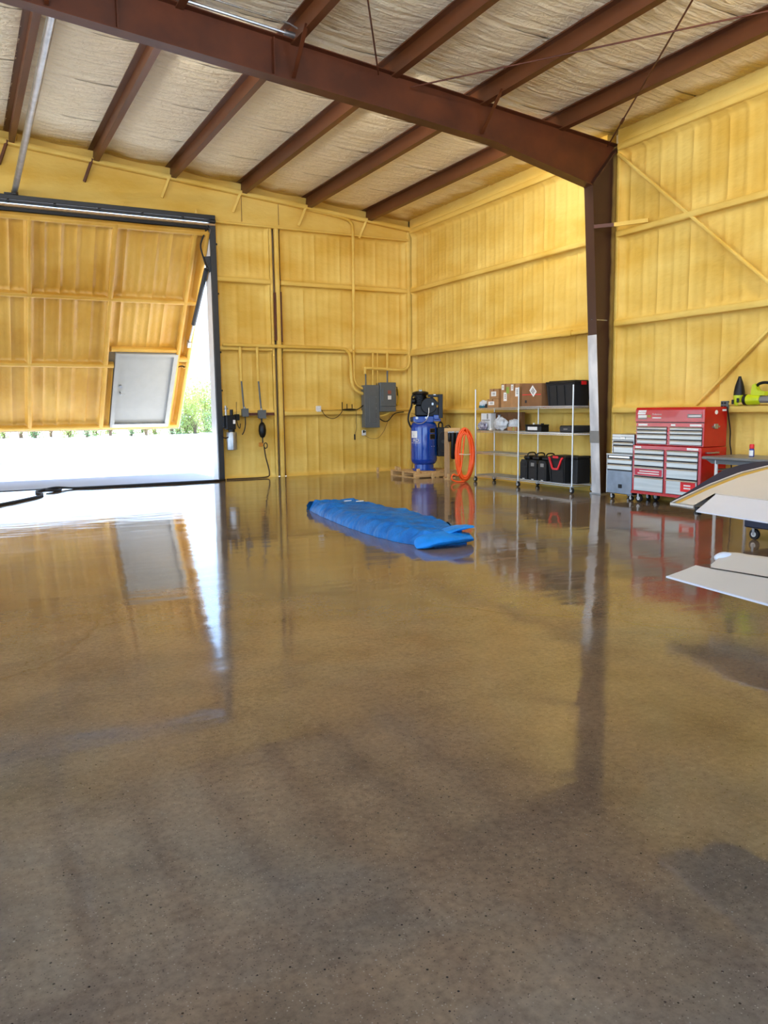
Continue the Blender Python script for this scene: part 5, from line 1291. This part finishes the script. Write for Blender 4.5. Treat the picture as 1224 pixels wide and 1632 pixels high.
# ------------------------------------------------------------------ outside
solo('ground_patch', MB().box((-12.5, 9.6, -.015), (-7.9, 15.3, -.008)), SHADOWM, 'blue-grey patch on the bright apron at the left edge', 'pavement patch')  # flat dark sheet stands for a shadow cast from out of view
def shrub_meshes(seed, h, rad, nl, leaf, trunk_n, ls):
    rnd = random.Random(seed); mb = MB(); st = MB()
    cl_ = []
    for i in range(trunk_n):
        a = rnd.uniform(0, 2*math.pi); l_ = rnd.uniform(.5, .95)*h; rr = rnd.uniform(.2, .8)*rad
        tip = Vector((rr*math.cos(a), rr*math.sin(a), l_)); mid_ = Vector((tip.x*.35, tip.y*.35, l_*.5))
        st.tube([(rnd.uniform(-.1, .1)*rad, rnd.uniform(-.1, .1)*rad, 0), mid_, tip], [.03, .022, .008], 5)
        cl_ += [tip, mid_.lerp(tip, .6), Vector((mid_.x*1.6, mid_.y*1.6, l_*.18)), mid_+Vector((rnd.uniform(-.3, .3), rnd.uniform(-.3, .3), .1))*rad]
    for i in range(nl):
        c = rnd.choice(cl_); p = c+Vector((rnd.gauss(0, .22), rnd.gauss(0, .22), rnd.gauss(0, .2)))*rad
        p.z = max(.05, p.z)
        d = Vector((rnd.gauss(0, 1), rnd.gauss(0, 1), rnd.gauss(0, 1))).normalized(); e_ = d.orthogonal().normalized(); s_ = rnd.uniform(.6, 1.3)*ls
        mb.add([p-d*s_, p+e_*s_*.5, p+d*s_, p-e_*s_*.5], [(0, 1, 2, 3)])
    return mb.mesh('foliage'), st.mesh('stems')
kinds = []
for sd0, h_, rad, nl, lf, tn, ls in ((1, 1.3, .9, 520, LEAF, 9, .07), (2, 1.8, .9, 620, LEAF2, 10, .07), (3, 4.2, 2.1, 2600, LEAF, 16, .10), (4, 1.5, .8, 90, LEAF, 16, .06)):
    a, b = shrub_meshes(sd0, h_, rad, nl, lf, tn, ls); a.materials.append(lf); b.materials.append(DRT); kinds.append((a, b))
def shrub(k, x, y, s, label, group, name='shrub'):
    t = thing(name, label, 'shrub' if name != 'tree' else 'tree', (x, y, -.1), 0, group); t.rotation_euler.z = x*3.1; t.scale = (s, s, s)
    a, b = kinds[k]; link('foliage', a, None, t); link('stems', b, None, t)
rnd = random.Random(5)
ORD = ['first', 'second', 'third', 'fourth', 'fifth', 'sixth', 'seventh', 'eighth']
cnt = {}
for i in range(15):
    k = [0, 3, 1, 3, 0, 1][i % 6]; nm = {0: 'low pale green shrub', 1: 'darker green shrub', 3: 'bare twiggy bush'}[k]; cnt[k] = cnt.get(k, -1)+1
    shrub(k, -7.0+i*.98+rnd.uniform(-.1, .1), rnd.uniform(39.5, 42.5), rnd.uniform(.9, 1.15), '%s %s from the left in the brush line beyond the apron' % (ORD[cnt[k]], nm), 'brush line beyond the apron')
for i in range(5):
    shrub(2, -7.5+i*2.7, rnd.uniform(47.5, 49), .55, '%s large pale bush from the left in the back row' % ORD[i], 'back row of bushes beyond the apron')
for x, y, s, lb in ((7.6, 45.5, 1.0, 'tall pale green tree seen through the gap beside the door post'), (5.4, 43.0, .85, 'pale green tree left of the tall one in the door gap'), (10.4, 46.5, .95, 'pale green tree right of the tall one near the door post'), (8.2, 52.0, 1.1, 'pale green tree standing behind the tall one in the door gap')):
    shrub(2, x, y, s, lb, None, 'tree')

# ------------------------------------------------------------------ keep the rack, its load and the chests clear of the girt
for o in list(col.objects):
    if o.parent is None and o.get('category') in ('shelving', 'box', 'tote', 'case', 'bag', 'tray', 'paper', 'pack'):
        o.location.x -= .055; o.location.y -= .065
    elif o.parent is None and o.get('category') == 'tool chest':
        o.location.x -= .075; o.location.y -= .065
